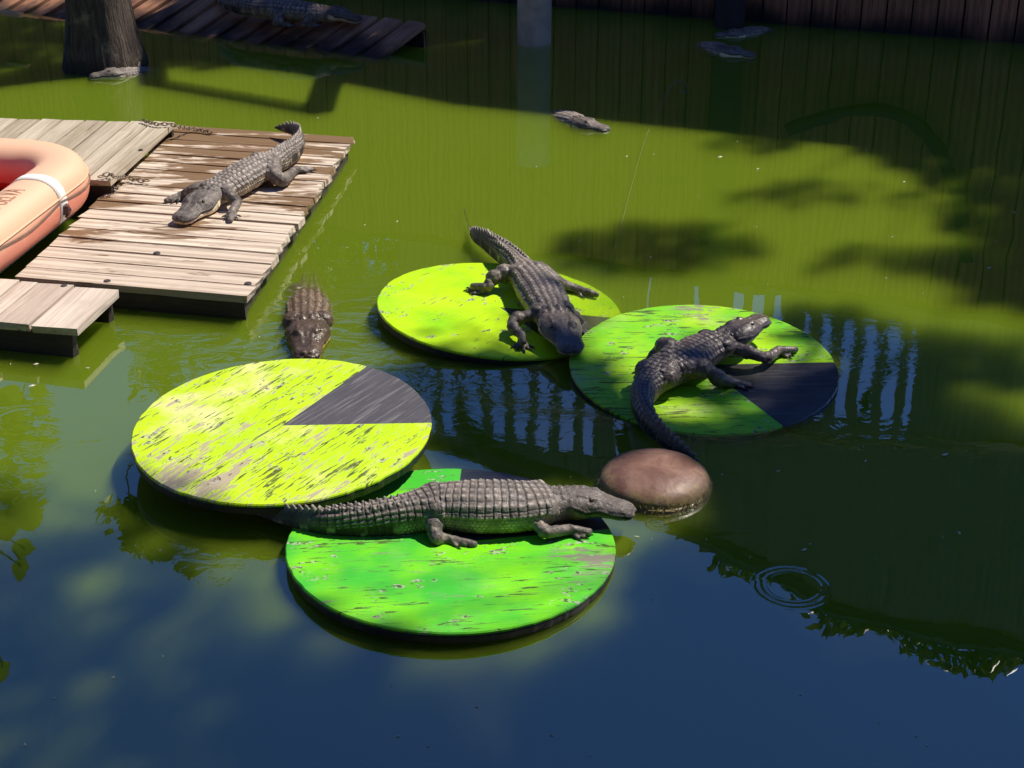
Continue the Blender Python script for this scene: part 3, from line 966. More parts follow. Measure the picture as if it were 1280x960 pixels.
skin_dry = skin_material('gator_skin_dry', (1.52, 1.45, 1.40), 0.55, 0.45)
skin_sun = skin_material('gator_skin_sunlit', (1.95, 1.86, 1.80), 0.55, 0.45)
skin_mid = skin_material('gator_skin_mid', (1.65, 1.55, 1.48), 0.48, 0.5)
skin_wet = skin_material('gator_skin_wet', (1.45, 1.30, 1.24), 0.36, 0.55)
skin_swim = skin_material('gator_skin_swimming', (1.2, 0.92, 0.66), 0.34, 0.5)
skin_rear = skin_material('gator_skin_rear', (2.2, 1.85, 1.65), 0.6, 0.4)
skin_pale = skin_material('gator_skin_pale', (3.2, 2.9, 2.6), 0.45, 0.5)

GA, GB, GD = PADS['A'], PADS['B'], PADS['D']
dockz = lambda x, y: 0.125 + 0 * x

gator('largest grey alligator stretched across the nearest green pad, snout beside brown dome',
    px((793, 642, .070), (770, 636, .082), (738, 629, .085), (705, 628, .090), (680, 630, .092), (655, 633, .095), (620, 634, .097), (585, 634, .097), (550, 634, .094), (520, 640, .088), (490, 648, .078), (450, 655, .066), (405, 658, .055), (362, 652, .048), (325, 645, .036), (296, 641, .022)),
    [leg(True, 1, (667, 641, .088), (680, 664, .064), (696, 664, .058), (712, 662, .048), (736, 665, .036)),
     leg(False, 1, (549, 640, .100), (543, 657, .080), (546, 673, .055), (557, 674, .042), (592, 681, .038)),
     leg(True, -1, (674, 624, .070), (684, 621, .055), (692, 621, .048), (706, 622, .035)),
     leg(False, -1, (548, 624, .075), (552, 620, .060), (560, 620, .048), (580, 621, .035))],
    skin_dry, 0.0036, GD, fat=1.17, limbs=0.92, tail=1.30, jaw=(0.10, 0.12, 0.035), seed=2.0)  # jaw colour carries shade and the green bounce from the pad
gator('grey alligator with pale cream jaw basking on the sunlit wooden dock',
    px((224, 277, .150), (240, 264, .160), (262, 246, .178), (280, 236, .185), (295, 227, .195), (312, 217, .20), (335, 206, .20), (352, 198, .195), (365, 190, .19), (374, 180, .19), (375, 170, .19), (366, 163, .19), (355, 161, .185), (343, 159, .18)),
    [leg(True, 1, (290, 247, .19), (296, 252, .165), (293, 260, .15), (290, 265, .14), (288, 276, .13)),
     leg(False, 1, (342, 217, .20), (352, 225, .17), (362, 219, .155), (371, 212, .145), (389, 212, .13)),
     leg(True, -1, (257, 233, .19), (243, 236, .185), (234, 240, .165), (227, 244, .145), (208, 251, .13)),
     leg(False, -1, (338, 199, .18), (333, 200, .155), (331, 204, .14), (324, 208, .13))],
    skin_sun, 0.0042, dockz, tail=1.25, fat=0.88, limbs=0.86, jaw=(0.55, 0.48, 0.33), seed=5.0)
gator('brown grey alligator lying down the rear pad with its blunt head toward the viewer',
    px((716, 441, .085), (708, 424, .090), (699, 408, .098), (690, 393, .092), (683, 380, .090), (675, 366, .090), (663, 350, .088), (651, 337, .080), (640, 326, .078), (622, 312, .070), (605, 302, .055), (594, 298, .030), (587, 298, -.04), (583, 301, -.12), (580, 306, -.2)),
    [leg(True, 1, (647, 398, .090), (641, 408, .085), (646, 414, .075), (651, 419, .068), (654, 428, .060)),
     leg(True, -1, (708, 390, .085), (719, 396, .070), (725, 402, .04), (728, 407, .02), (724, 416, .015)),
     leg(False, 1, (630, 342, .105), (617, 347, .100), (612, 354, .080), (611, 358, .070), (591, 358, .060)),
     leg(False, -1, (680, 343, .09), (692, 350, .075), (705, 356, .035), (716, 360, .015), (745, 368, .005))],
    skin_mid, 0.0040, GA, tail=1.15, seed=8.0, length=1.9, fat=0.84, limbs=0.82, head=1.1, jaw=(0.30, 0.27, 0.20))
gator('dark wet alligator on the right pad facing away with its tail hanging in the water',
    px((960, 402, .150), (949, 402, .160), (935, 409, .160), (921, 417, .148), (908, 424, .130), (893, 432, .125), (874, 441, .115), (852, 454, .105), (832, 464, .098), (813, 479, .090), (803, 496, .082), (805, 515, .075), (817, 534, .058), (836, 553, .03), (855, 570, .0), (866, 582, -.03)),
    [leg(True, 1, (935, 440, .12), (958, 447, .085), (967, 442, .08), (974, 438, .075), (994, 437, .06)),
     leg(False, 1, (878, 461, .12), (897, 472, .09), (908, 476, .06), (914, 478, .045), (936, 482, .03)),
     leg(False, -1, (836, 435, .15), (829, 432, .15), (818, 444, .10), (808, 456, .06), (800, 466, .05)),
     leg(True, -1, (906, 419, .115), (913, 416, .095), (921, 415, .085), (931, 416, .075))],
    skin_wet, 0.0038, GB, tail=1.15, seed=11.0, jaw=(0.17, 0.15, 0.13), pale=0.5, length=1.52)
gator('half submerged alligator swimming toward the sunlit pad with its snout at the edge',
    px((384, 449, .012), (384, 436, .014), (385, 421, .012), (385, 405, -.020), (385, 391, -.066), (386, 377, -.092), (388, 362, -.118), (388, 346, -.165), (386, 328, -.215), (383, 305, -.27), (378, 280, -.35)),
    [leg(True, 1, (350, 390, -.16), (345, 380, -.20), (340, 372, -.24)), leg(True, -1, (420, 385, -.16), (428, 378, -.2), (436, 372, -.24)),
     leg(False, -1, (412, 340, -.24), (422, 335, -.27), (428, 330, -.30))],
    skin_swim, 0.0044, None, seed=14.0, length=1.95, fat=0.9, jaw=(0.40, 0.38, 0.16))
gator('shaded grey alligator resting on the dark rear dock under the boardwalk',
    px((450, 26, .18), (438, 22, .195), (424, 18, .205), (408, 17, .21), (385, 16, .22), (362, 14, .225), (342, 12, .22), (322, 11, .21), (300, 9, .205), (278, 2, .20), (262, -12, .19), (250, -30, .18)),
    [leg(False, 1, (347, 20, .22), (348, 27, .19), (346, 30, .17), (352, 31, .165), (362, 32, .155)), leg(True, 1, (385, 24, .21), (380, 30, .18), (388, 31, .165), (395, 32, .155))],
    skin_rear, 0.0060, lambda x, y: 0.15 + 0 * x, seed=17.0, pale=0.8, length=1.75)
HG = 'alligator heads breaking the water surface'
gator('lone alligator head floating in the open sunlit green water',
    px((760, 164, -.002), (748, 160, .002), (735, 157, .004), (721, 154, -.012), (708, 152, -.048), (690, 150, -.10), (650, 146, -.18), (600, 140, -.28)), [], skin_sun, 0.0055, None, seed=20.0, length=1.45, group=HG)
gator('alligator head drifting in the dark shaded water, nearer one of two',
    px((943, 71, .004), (932, 68, .010), (920, 66, .014), (905, 65, .000), (892, 64, -.04), (870, 63, -.10), (800, 62, -.25)), [], skin_pale, 0.006, None, seed=23.0, length=1.45, group=HG)
gator('faint alligator back and head beside the dark post in shaded water, facing left',
    px((894, 45, -.002), (904, 44, .002), (916, 43, .008), (930, 43, -.006), (945, 43, -.035), (965, 44, -.09), (1010, 46, -.25)), [], skin_pale, 0.007, None, seed=26.0, length=1.3, group=HG)
gator('pale alligator head floating at the foot of the tree stump',
    px((112, 97, .006), (122, 95, .012), (136, 93, .016), (151, 93, .004), (166, 94, -.030), (190, 95, -.10), (240, 97, -.25)), [], skin_sun, 0.0055, None, seed=29.0, length=1.35, group=HG)
# ------------------------------------------------------------------ boards
_pm = {}
def plank_mesh(L, w, th, along=0, var=0):
    key = (round(L, 2), round(w, 3), round(th, 3), along, var)
    if key in _pm: return _pm[key]
    pr = random.Random(hash(key) % 9999)
    seg = 5
    vs, fs = [], []
    for i in range(seg + 1):
        x = -L / 2 + L * i / seg
        end = i in (0, seg)
        for sy, sz in ((-1, 1), (1, 1), (1, -1), (-1, -1)):
            j = pr.uniform(-0.012, 0.004) * (1 if i == seg else -1) if end else 0
            p = (x + j, sy * (w / 2 - (0.002 + pr.random() * 0.003)), sz * th / 2 + pr.uniform(-0.0015, 0.0015))
            vs.append(p if along == 0 else ((p[1], p[0], p[2]) if along == 1 else (p[1], p[2], p[0])))
    for i in range(seg):
        for k in range(4):
            k2 = (k + 1) % 4
            fs.append((i * 4 + k, i * 4 + k2, i * 4 + 4 + k2, i * 4 + 4 + k))
    fs.append((3, 2, 1, 0))
    fs.append((seg * 4, seg * 4 + 1, seg * 4 + 2, seg * 4 + 3))
    me = bpy.data.meshes.new('plank')
    me.from_pydata(vs, [], fs)
    bm = bmesh.new()
    bm.from_mesh(me)
    bmesh.ops.recalc_face_normals(bm, faces=bm.faces)
    bm.to_mesh(me)
    bm.free()
    _pm[key] = me
    return me
def board(name, c, xdir, L, w, th, mat, parent, along=0, updir=(0, 0, 1), tilt=0.0, var=None):
    me = plank_mesh(L, w, th, along, rnd.randrange(4) if var is None else var)
    if not me.materials: me.materials.append(mat)
    o = bpy.data.objects.new(name, me)
    xd = Vector(xdir).normalized()
    u = Vector(updir)
    u = (u - xd * u.dot(xd)).normalized()
    yd = u.cross(xd)
    if along == 0: m = Matrix((xd, yd, u)).transposed()
    elif along == 1: m = Matrix((-yd, xd, u)).transposed()
    else: m = Matrix((yd, u, xd)).transposed()
    o.rotation_euler = (m @ Matrix.Rotation(tilt, 3, 'XYZ'[along])).to_euler()
    o.location = Vector(c) - (parent.location if parent else Vector())
    o.parent = parent
    COL.objects.link(o)
    return o

# main dock, boards across
DZ = 0.122
BL, BR, FR, FL = at(222, 156, DZ), at(444, 171, DZ), at(308, 371, DZ), at(18, 346, DZ)
dock = empty('floating_dock', (BL + BR + FR + FL) / 4, label='long weathered plank dock with damp brown patches, alligator on it', cat='dock')
NP = 18
bolts = MB()
for k in range(NP):
    f = (k + 0.5) / NP
    a, b = FL.lerp(BL, f), FR.lerp(BR, f)
    d = b - a
    wid = (BR - FR).length / NP * 0.975
    b = b + d.normalized() * rnd.uniform(-0.012, 0.012)
    board('plank', (a + b) / 2 - Vector((0, 0, 0.018 + rnd.uniform(0, 0.005))), d, (b - a).length, wid - 0.006 - 0.010 * (k in (3, 7, 12)), 0.036, M['deck'], dock, 0, tilt=rnd.uniform(-0.012, 0.012))
for k, s in enumerate((0.06, 0.5, 0.94)):
    a, b = FL.lerp(FR, s), BL.lerp(BR, s)
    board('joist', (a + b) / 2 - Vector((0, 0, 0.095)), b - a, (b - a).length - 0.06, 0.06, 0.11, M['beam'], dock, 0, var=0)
def bolt(p, parent, r=0.020):
    mb = MB()
    N = 10
    vs = [(r * math.cos(2 * math.pi * i / N), r * math.sin(2 * math.pi * i / N), 0.0) for i in range(N)] + [(r * 0.8 * math.cos(2 * math.pi * i / N), r * 0.8 * math.sin(2 * math.pi * i / N), 0.007) for i in range(N)]
    mb.add(vs, [tuple(range(N, 2 * N))] + [(i, (i + 1) % N, N + (i + 1) % N, N + i) for i in range(N)])
    o = mb.build('bolt', M['bolt'], parent)
    o.location = Vector(p) - parent.location
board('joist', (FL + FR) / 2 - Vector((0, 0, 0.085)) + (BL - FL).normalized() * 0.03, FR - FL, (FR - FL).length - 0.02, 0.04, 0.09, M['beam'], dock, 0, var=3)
for q in ((196, 317), (134, 352), (310, 355)): bolt(at(*q, DZ - 0.003), dock)

# rear-left dock, boards running away from the viewer
Z2 = 0.205
a0, a1 = at(219, 152, Z2), at(139, 225, Z2)
run = a1 - a0
left = Vector((-0.985, 0.07, 0)).normalized()
dk = empty('floating_dock', (a0 + a1) / 2 + left * 0.8, label='pale plank dock behind the orange raft with boards running lengthwise', cat='dock')
w_ = 0.142
for k in range(15):
    c = (a0 + a1) / 2 + left * (w_ * (k + 0.5)) + run.normalized() * rnd.uniform(-0.006, 0.006)
    board('plank', c - Vector((0, 0, 0.018 + rnd.uniform(0, 0.004))), run, run.length, w_ - 0.005, 0.036, M['deck_pale'], dk, 1, tilt=rnd.uniform(-0.02, 0.02))
for s in (0.03, 0.97):
    p = a0.lerp(a1, s)
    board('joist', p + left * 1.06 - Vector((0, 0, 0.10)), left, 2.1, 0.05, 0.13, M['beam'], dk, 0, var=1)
bolt(at(176, 188, Z2 - 0.003), dk, 0.015)

# front-left dock
Z3 = 0.150
b0, b1 = at(150, 362, Z3), at(97, 412, Z3)
run = b1 - b0
left = (at(0, 347, Z3) - b0).normalized()
df = empty('floating_dock', (b0 + b1) / 2 + left * 0.6, label='small pale dock corner in front of the orange raft, nearest the viewer', cat='dock')
x_ = 0.0
for k, wd in enumerate((0.235, 0.19, 0.10, 0.19, 0.19, 0.19, 0.19)):
    c = (b0 + b1) / 2 + left * (x_ + wd / 2) + run.normalized() * rnd.uniform(-0.004, 0.010)
    board('plank', c - Vector((0, 0, 0.018 + rnd.uniform(0, 0.003))), run, run.length, wd - 0.006, 0.036, M['deck_new'], df, 1, tilt=rnd.uniform(-0.01, 0.01))
    x_ += wd
for s in (0.08, 0.92):
    p = b0.lerp(b1, s)
    board('joist', p + left * 0.66 - Vector((0, 0, 0.095)), left, 1.24, 0.05, 0.12, M['beam'], df, 0, var=2)
bolt(at(80, 358, Z3 - 0.003), df, 0.018)

# rear dock in the shade, its front edge under water
P1, P2 = at(538, 31, 0.16), at(474, 79, -0.035)
lv = (at(270, 0, 0.16) - P1).normalized()
rd = empty('floating_dock', P1.lerp(P2, 0.5) + lv * 1.5, label='dark wet plank dock sloping into shaded water at the back', cat='dock')
run = P2 - P1
for k in range(20):
    c = (P1 + P2) / 2 + lv * (0.215 * (k + 0.5)) + run * 0.06
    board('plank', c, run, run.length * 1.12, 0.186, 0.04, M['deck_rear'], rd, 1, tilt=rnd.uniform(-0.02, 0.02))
for s in (0.1, 0.8):
    board('joist', P1.lerp(P2, s) + lv * 2.1 - Vector((0, 0, 0.085)), lv, 4.2, 0.06, 0.12, M['beam'], rd, 0, var=3)

# ------------------------------------------------------------------ chains
def chain(pts, label, n):
    C, L = catmull(pts, 300)
    root = empty('chain', tuple(C[0]), label=label, cat='chain', group='chains tying the docks together')
    me = None
    for k in range(n):
        i = int((k + 0.5) / n * 299)
        p, q = Vector(C[max(i - 4, 0)]), Vector(C[min(i + 4, 299)])
        d = (q - p).normalized()
        if me is None:
            mb = MB()
            ll = L / n * 0.72
            ring = []
            for j in range(8):
                a = 2 * math.pi * j / 8
                ring.append((math.cos(a) * ll, math.sin(a) * ll * 0.55, 0))
            vs, fs = [], []
            for j in range(8):
                a = 2 * math.pi * j / 8
                for b in range(3):
                    bb = 2 * math.pi * b / 3
                    rr = 0.0040
                    vs.append(((ll + rr * math.cos(bb)) * math.cos(a), (ll * 0.55 + rr * math.cos(bb)) * math.sin(a), rr * math.sin(bb)))
            for j in range(8):
                for b in range(3):
                    fs.append((j * 3 + b, ((j + 1) % 8) * 3 + b, ((j + 1) % 8) * 3 + (b + 1) % 3, j * 3 + (b + 1) % 3))
            mb.add(vs, fs)
            o = mb.build('link', M['chain'], root, smooth=True)
            me = o.data
        else:
            o = bpy.data.objects.new('link', me)
            o.parent = root
            COL.objects.link(o)
        o.location = Vector(C[i]) - root.location
        yv = Vector((0, 0, 1)) if k % 2 else Vector((-d.y, d.x, 0.25))
        yv = (yv - d * yv.dot(d)).normalized()
        o.rotation_euler = Matrix((d, yv, d.cross(yv))).transposed().to_euler()
chain(px((177, 150, .222), (195, 155, .224), (212, 155, .222), (222, 158, .20), (240, 161, .145), (264, 165, .140)), 'rusty chain lying across the far corner where two docks meet', 22)
chain(px((124, 221, .222), (136, 218, .224), (146, 222, .222), (157, 222, .15), (170, 225, .142), (186, 226, .140)), 'rusty chain lying across the near corner where two docks meet', 17)

# ------------------------------------------------------------------ orange raft
def raft():
    d = Vector((0.18, 0.983, 0)).normalized()
    n = Vector((-d.y, d.x, 0))
    HWD, HLN, RC, A, B = 0.55, 1.0, 0.34, 0.150, 0.145
    ctr = Vector((-2.225, 8.66, 0)) + n * (A + HWD) - d * (A + HLN)
    ctr.z = 0.262
    root = empty('life_raft', ctr, label='faded orange oval raft with white strap and red inside, moored between docks', cat='raft')
    path, tang = [], []
    def corner(cx, cy, a0):
        for k in range(13):
            a = a0 + math.pi / 2 * k / 12
            path.append(Vector((cx + RC * math.cos(a), cy + RC * math.sin(a), 0)))
    for k in range(30): path.append(Vector((HWD, -HLN + RC + (2 * HLN - 2 * RC) * k / 30, 0)))
    corner(HWD - RC, HLN - RC, 0)
    for k in range(1, 12): path.append(Vector((HWD - RC - (2 * HWD - 2 * RC) * k / 12, HLN, 0)))
    corner(-HWD + RC, HLN - RC, math.pi / 2)
    for k in range(1, 30): path.append(Vector((-HWD, HLN - RC - (2 * HLN - 2 * RC) * k / 30, 0)))
    corner(-HWD + RC, -HLN + RC, math.pi)
    for k in range(1, 12): path.append(Vector((-HWD + RC + (2 * HWD - 2 * RC) * k / 12, -HLN, 0)))
    corner(HWD - RC, -HLN + RC, 1.5 * math.pi)
    path = path[:-1]
    X = Vector((-n.x, -n.y, 0))
    def wld(v): return X * v.x + d * v.y + Vector((0, 0, v.z))
    m = len(path)
    def frame(i):
        t = (path[(i + 1) % m] - path[i - 1]).normalized()
        return path[i], Vector((t.y, -t.x, 0))
    def surf(i, th, off=0.0):
        p, o = frame(i)
        c, s = math.cos(th), math.sin(th)
        e = 2 / 2.5
        return wld(p + o * (A * math.copysign(abs(c) ** e, c) + off * c) + Vector((0, 0, B * math.copysign(abs(s) ** e, s) + off * s)))
    N = 36
    mb = MB()
    vs = [surf(i, 2 * math.pi * k / N) for i in range(m) for k in range(N)]
    mb.add(vs, [(i * N + k, ((i + 1) % m) * N + k, ((i + 1) % m) * N + (k + 1) % N, i * N + (k + 1) % N) for i in range(m) for k in range(N)])
    t = NT('raft_plastic')
    c = t.coord()
    nn = t.noise(c, 4, 6, 0.6)
    sp = t.node('SeparateXYZ')
    t.put(sp.inputs[0], c)
    bleach = t.ramp(t.math('ADD', sp.outputs[2], t.math('MULTIPLY', t.math('SUBTRACT', nn, 0.5), 0.12)), -0.03, 0.06)
    col = t.mix(bleach, (0.78, 0.27, 0.18), (0.86, 0.52, 0.34))
    col = t.mix(t.ramp(t.noise(c, 30, 6, 0.7), 0.6, 0.75, 0, 0.35), col, (0.55, 0.22, 0.12))
    col = t.mix(t.ramp(t.math('ADD', sp.outputs[2], t.math('MULTIPLY', nn, 0.06)), -0.115, -0.07, 0.8, 0), col, (0.16, 0.09, 0.05))
    mat = t.set(col, 0.5, t.bump(t.noise(c, 45, 4), 0.12, 0.004))
    mb.build('tube', mat, root, smooth=True)
    red = simple('raft_red', (0.62, 0.035, 0.03), 0.55, 0.2, 6)
    fl = MB()
    vs = []
    for i in range(m):
        p, o = frame(i)
        vs.append(wld(p - o * (A * 0.35)) + Vector((0, 0, -0.10)))
    vs += [v - Vector((0, 0, 0.03)) for v in vs]
    fl.add(vs, [tuple(range(m)), tuple(range(m, 2 * m))[::-1]] + [(i, (i + 1) % m, m + (i + 1) % m, m + i) for i in range(m)])
    fl.build('floor', red, root)
    lin = MB()                                   # red lining low on the inner wall
    rows = [math.pi + a for a in (0.28, 0.5, 0.8, 1.15)]
    vs = [surf(i, th, 0.003) for i in range(m) for th in rows]
    k = len(rows)
    lin.add(vs, [(i * k + j, ((i + 1) % m) * k + j, ((i + 1) % m) * k + j + 1, i * k + j + 1) for i in range(m) for j in range(k - 1)])
    lin.build('lining', red, root, smooth=True)
    # white strap round the tube with its dark buckle
    white = simple('strap_white', (0.86, 0.84, 0.78), 0.7, 0.06, 20)
    st = MB()
    i0 = 24
    ths = [R(-35) + R(205) * q / 30 for q in range(31)]
    vs = []
    for q, th in enumerate(ths):
        a, b = surf(i0, th, 0.004), surf(i0 + 2, th, 0.004)
        vs += [a, a.lerp(b, 0.95)]
    st.add(vs, [(2 * q, 2 * q + 1, 2 * q + 3, 2 * q + 2) for q in range(30)])
    so = st.build('strap', white, root, smooth=True)
    sd = so.modifiers.new('solid', 'SOLIDIFY')
    sd.thickness = 0.004
    bk = MB()
    pb = surf(i0 + 1, R(-4), 0.012)
    bk.box(pb, (0.035, 0.05, 0.05), None, 0.008)
    bk.tube([pb + Vector((0, 0, 0.02)), pb + Vector((0.015, 0.01, -0.01)), pb + Vector((0.0, -0.02, -0.045))], 0.012, 6)
    bk.build('buckle', simple('buckle_dark', (0.10, 0.045, 0.04), 0.5, 0.4, 30), root, bevel=0.004)
    # grab line that sags between its ties, and the lashing along the foot
    gl = MB()
    pts = []
    for i in range(0, 50):
        sag = 0.10 * abs(math.sin(math.pi * (i + 6) / 15.0))
        pts.append(surf(i, R(8) - sag * 1.3, 0.004))
    gl.tube(pts, 0.0048, 5)
    gl.build('grab_line', simple('dark_rope', (0.20, 0.13, 0.09), 0.9, 0.5, 50), root)
    sm = MB()
    sm.tube([surf(i, R(13), 0.0005) for i in range(m)] + [surf(0, R(13), 0.0005)], 0.006, 5)
    sm.build('seam', mat, root, smooth=True)
    la = MB()
    for i in range(0, 52):
        for u in (0, 0.5):
            p = surf(i, R(-66), 0.006).lerp(surf(i + 1, R(-66), 0.006), u)
            la.tube([p + Vector((0, -0.008, 0.002)), p + Vector((0.002, 0.008, 0.0))], 0.0055, 5)
    la.build('lashing', simple('pale_cord', (0.72, 0.60, 0.42), 0.9, 0.4, 60), root, kind='stuff')
    # stencilled lettering on the tube
    fc = bpy.data.curves.new('lettering', 'FONT')
    fc.body = 'NUI-GELVA'
    fc.size = 0.13
    fo = bpy.data.objects.new('tmp_text', fc)
    COL.objects.link(fo)
    ev = fo.evaluated_get(bpy.context.evaluated_depsgraph_get())
    me = bpy.data.meshes.new_from_object(ev)
    bpy.data.objects.remove(fo)
    bm = bmesh.new()
    bm.from_mesh(me)
    bmesh.ops.triangulate(bm, faces=bm.faces)
    bmesh.ops.subdivide_edges(bm, edges=[e for e in bm.edges if e.calc_length() > 0.03], cuts=2)
    wtot = max(v.co.x for v in bm.verts)
    step = (2 * HLN - 2 * RC) / 30
    for v in bm.verts:
        s = 20.6 - (wtot - v.co.x) * 0.62 / step       # position along the straight side, in path steps
        i = int(math.floor(s))
        th = math.pi / 2 - 0.25 + v.co.y / 0.15
        p = surf(i, th, 0.0015).lerp(surf(i + 1, th, 0.0015), s - i)
        v.co = p
    bm.to_mesh(me)
    bm.free()
    link('lettering', me, simple('stencil_ink', (0.42, 0.21, 0.13), 0.8, 0.3, 30), root)
raft()

# ------------------------------------------------------------------ board wall and covered boardwalk
def wallY(x): return 13.09 - 0.352 * (x - 2.3)
UD = Vector((1, -0.352, 0)).normalized()
ND = Vector((-0.352, -1, 0)).normalized()        # toward the pond
def wp(x, z, off=0.0): return Vector((x, wallY(x), z)) + ND * off
wall = empty('board_wall', wp(2.3, 0), label='dark brown vertical board wall rising from the water at the back', cat='wall')
stepx = 0.2 * UD.x
x = -5.2
while x < 6.6:
    board('board', wp(x, 0.95, rnd.uniform(0, 0.006)), (0, 0, 1), 2.7, 0.194, 0.026, M['wall'], wall, 2, updir=-ND, tilt=rnd.uniform(-0.01, 0.01))
    x += stepx
board('cap_rail', wp(0.7, 2.33, -0.01), UD, 12.6, 0.10, 0.06, M['beam'], wall, 0, var=0)
backing = MB()
backing.box((0, 0, 0), (12.6, 0.02, 2.74), Matrix.Rotation(math.atan2(UD.y, UD.x), 3, 'Z'))
bo = backing.build('backing', M['beam'], wall)
bo.location = wp(0.7, 0.95, -0.05) - wall.location

bwk = empty('covered_boardwalk', wp(2.3, 2.3), label='roofed boardwalk with slatted openings above the board wall, mirrored in the pond', cat='boardwalk')
def roof_z(x): return float(np.interp(x, [-1.2, -0.3, 1.4, 1.9, 3.0, 6.8], [4.48, 4.62, 4.86, 5.25, 5.55, 5.70]))
def vboard(name, x, z0, z1, w, mat, off=0.0):
    if z1 - z0 < 0.05: return
    board(name, wp(x, (z0 + z1) / 2, off), (0, 0, 1), round(z1 - z0, 2), w, 0.025, mat, bwk, 2, updir=-ND, tilt=rnd.uniform(-0.02, 0.02))
x = -0.95
kx = 0
while x < 1.18:                                   # bays with two rows of slits
    kx += 1
    vboard('siding_board', x, 2.30, 3.36, 0.252, M['siding'], 0.004 + 0.014 * (kx % 2))
    vboard('picket', x, 3.36, 4.32, 0.105 if x < 0.75 else 0.19, M['siding'], 0.01)
    vboard('siding_board', x, 4.32, roof_z(x) - 0.03, 0.252, M['siding'], 0.004 + 0.014 * (kx % 2))
    x += 0.245 * UD.x
kx = 0
while x < 6.7:
    kx += 1
    z1 = roof_z(x) - 0.03
    if 1.65 < x < 3.55:
        lo = 2.42 if x < 2.35 else 2.52
        hi = 2.75 if x < 2.35 else 3.45
        if 2.35 < x < 2.62: hi = 2.5; lo = 2.5
        w = float(np.interp(x, [1.65, 2.3, 2.6, 3.5], [0.10, 0.10, 0.13, 0.085])) * rnd.uniform(0.9, 1.1)
        vboard('picket', x, lo - 0.1, hi + 0.1, w, M['siding'], 0.034)
        vboard('siding_board', x, 2.30, lo, 0.208, M['siding'], 0.004 + 0.014 * (kx % 2))
        vboard('siding_board', x, hi, z1, 0.208, M['siding'], 0.004 + 0.014 * (kx % 2))
    else:
        vboard('siding_board', x, 2.30, z1, 0.208, M['siding'], 0.004 + 0.014 * (kx % 2))
    x += 0.2 * UD.x
def hrail(name, x0, z0, x1, z1, w, th, mat, off):
    a, b = wp(x0, z0, off), wp(x1, z1, off)
    board(name, (a + b) / 2, b - a, (b - a).length, th, w, mat, bwk, 0, var=1)
hrail('rail', -1.05, 3.86, 1.3, 3.86, 0.07, 0.05, M['pale_wood'], 0.045)
hrail('rail', -1.05, 3.35, 1.3, 3.35, 0.09, 0.04, M['siding'], 0.035)
hrail('rail', 1.3, 3.84, 6.6, 3.30, 0.05, 0.05, M['pale_wood'], 0.06)
hrail('fascia', -1.15, 4.46, 1.4, 4.82, 0.16, 0.03, M['beam'], 0.05)
hrail('fascia', 1.4, 4.86, 3.0, 5.52, 0.16, 0.03, M['beam'], 0.05)
hrail('fascia', 3.0, 5.53, 6.8, 5.68, 0.16, 0.03, M['beam'], 0.05)
for (x0, x1) in ((-1.2, 1.4), (1.4, 3.0), (3.0, 6.8)):
    mb = MB()
    a, b = wp(x0, roof_z(x0), 0.12), wp(x1, roof_z(x1), 0.12)
    c, d_ = wp(x1, roof_z(x1) + 0.12, -0.45), wp(x0, roof_z(x0) + 0.12, -0.45)
    dn = Vector((0, 0, 0.03))
    mb.add([a, b, c, d_, a - dn, b - dn, c - dn, d_ - dn], [(0, 1, 2, 3), (7, 6, 5, 4), (0, 4, 5, 1), (1, 5, 6, 2), (2, 6, 7, 3), (3, 7, 4, 0)])
    mb.v = [tuple(Vector(v) - bwk.location) for v in mb.v]
    mb.build('roof_panel', M['roof'], bwk)
# open frame projecting over the water: its shadow lies on the pond by the stump
FZ = 3.9
offs = Vector((SUN.x, SUN.y, 0)) * (FZ / SUN.z)
fr = empty('awning_frame', wp(1.2, FZ), label='dark open timber frame projecting from the boardwalk over the water', cat='awning frame')
q1, q2, q3, q4 = [Vector((p.x, p.y, 0)) + offs + Vector((0, 0, FZ)) for p in (at(400, 136), at(418, 80), at(195, 101), at(180, 62))]
for a, b in ((q1, q2), (q3, q1), (q3, q4)):
    board('beam', (a + b) / 2, b - a, (b - a).length + 0.1, 0.15, 0.12, M['beam'], fr, 0, var=0)

def round_post(name, base, r, h, mat, label, cat, group=None, lean=(0, 0)):
    mb = MB()
    N = 20
    zs = [-0.8, -0.1, 0.05, 0.2, 0.35, 0.5, 0.7, h]
    vs, fs = [], []
    for z in zs:
        for k in range(N):
            a = 2 * math.pi * k / N
            rr = r * (1 + 0.03 * mnoise.noise((math.cos(a) * 2, math.sin(a) * 2, z * 2 + base.x)))
            vs.append((rr * math.cos(a) + lean[0] * z, rr * math.sin(a) + lean[1] * z, z))
    for j in range(len(zs) - 1):
        for k in range(N):
            k2 = (k + 1) % N
            fs.append((j * N + k, j * N + k2, (j + 1) * N + k2, (j + 1) * N + k))
    fs.append(tuple((len(zs) - 1) * N + k for k in range(N)))
    mb.add(vs, fs)
    o = mb.build(name, mat, smooth=True, label=label, cat=cat, group=group)
    o.location = (base.x, base.y, 0)
    return o
p_ = at(668, 57)
round_post('post', Vector((p_.x, p_.y + 0.13, 0)), 0.133, 1.0, M['post'], 'pale grey round post standing in the shaded water', 'post')
p_ = at(914, 36)
round_post('post', Vector((p_.x, p_.y + 0.13, 0)), 0.125, 3.0, simple('post_dark', (0.06, 0.045, 0.04), 0.9, 0.4, 8, 0.5), 'dark post in deep shade before the board wall', 'post')

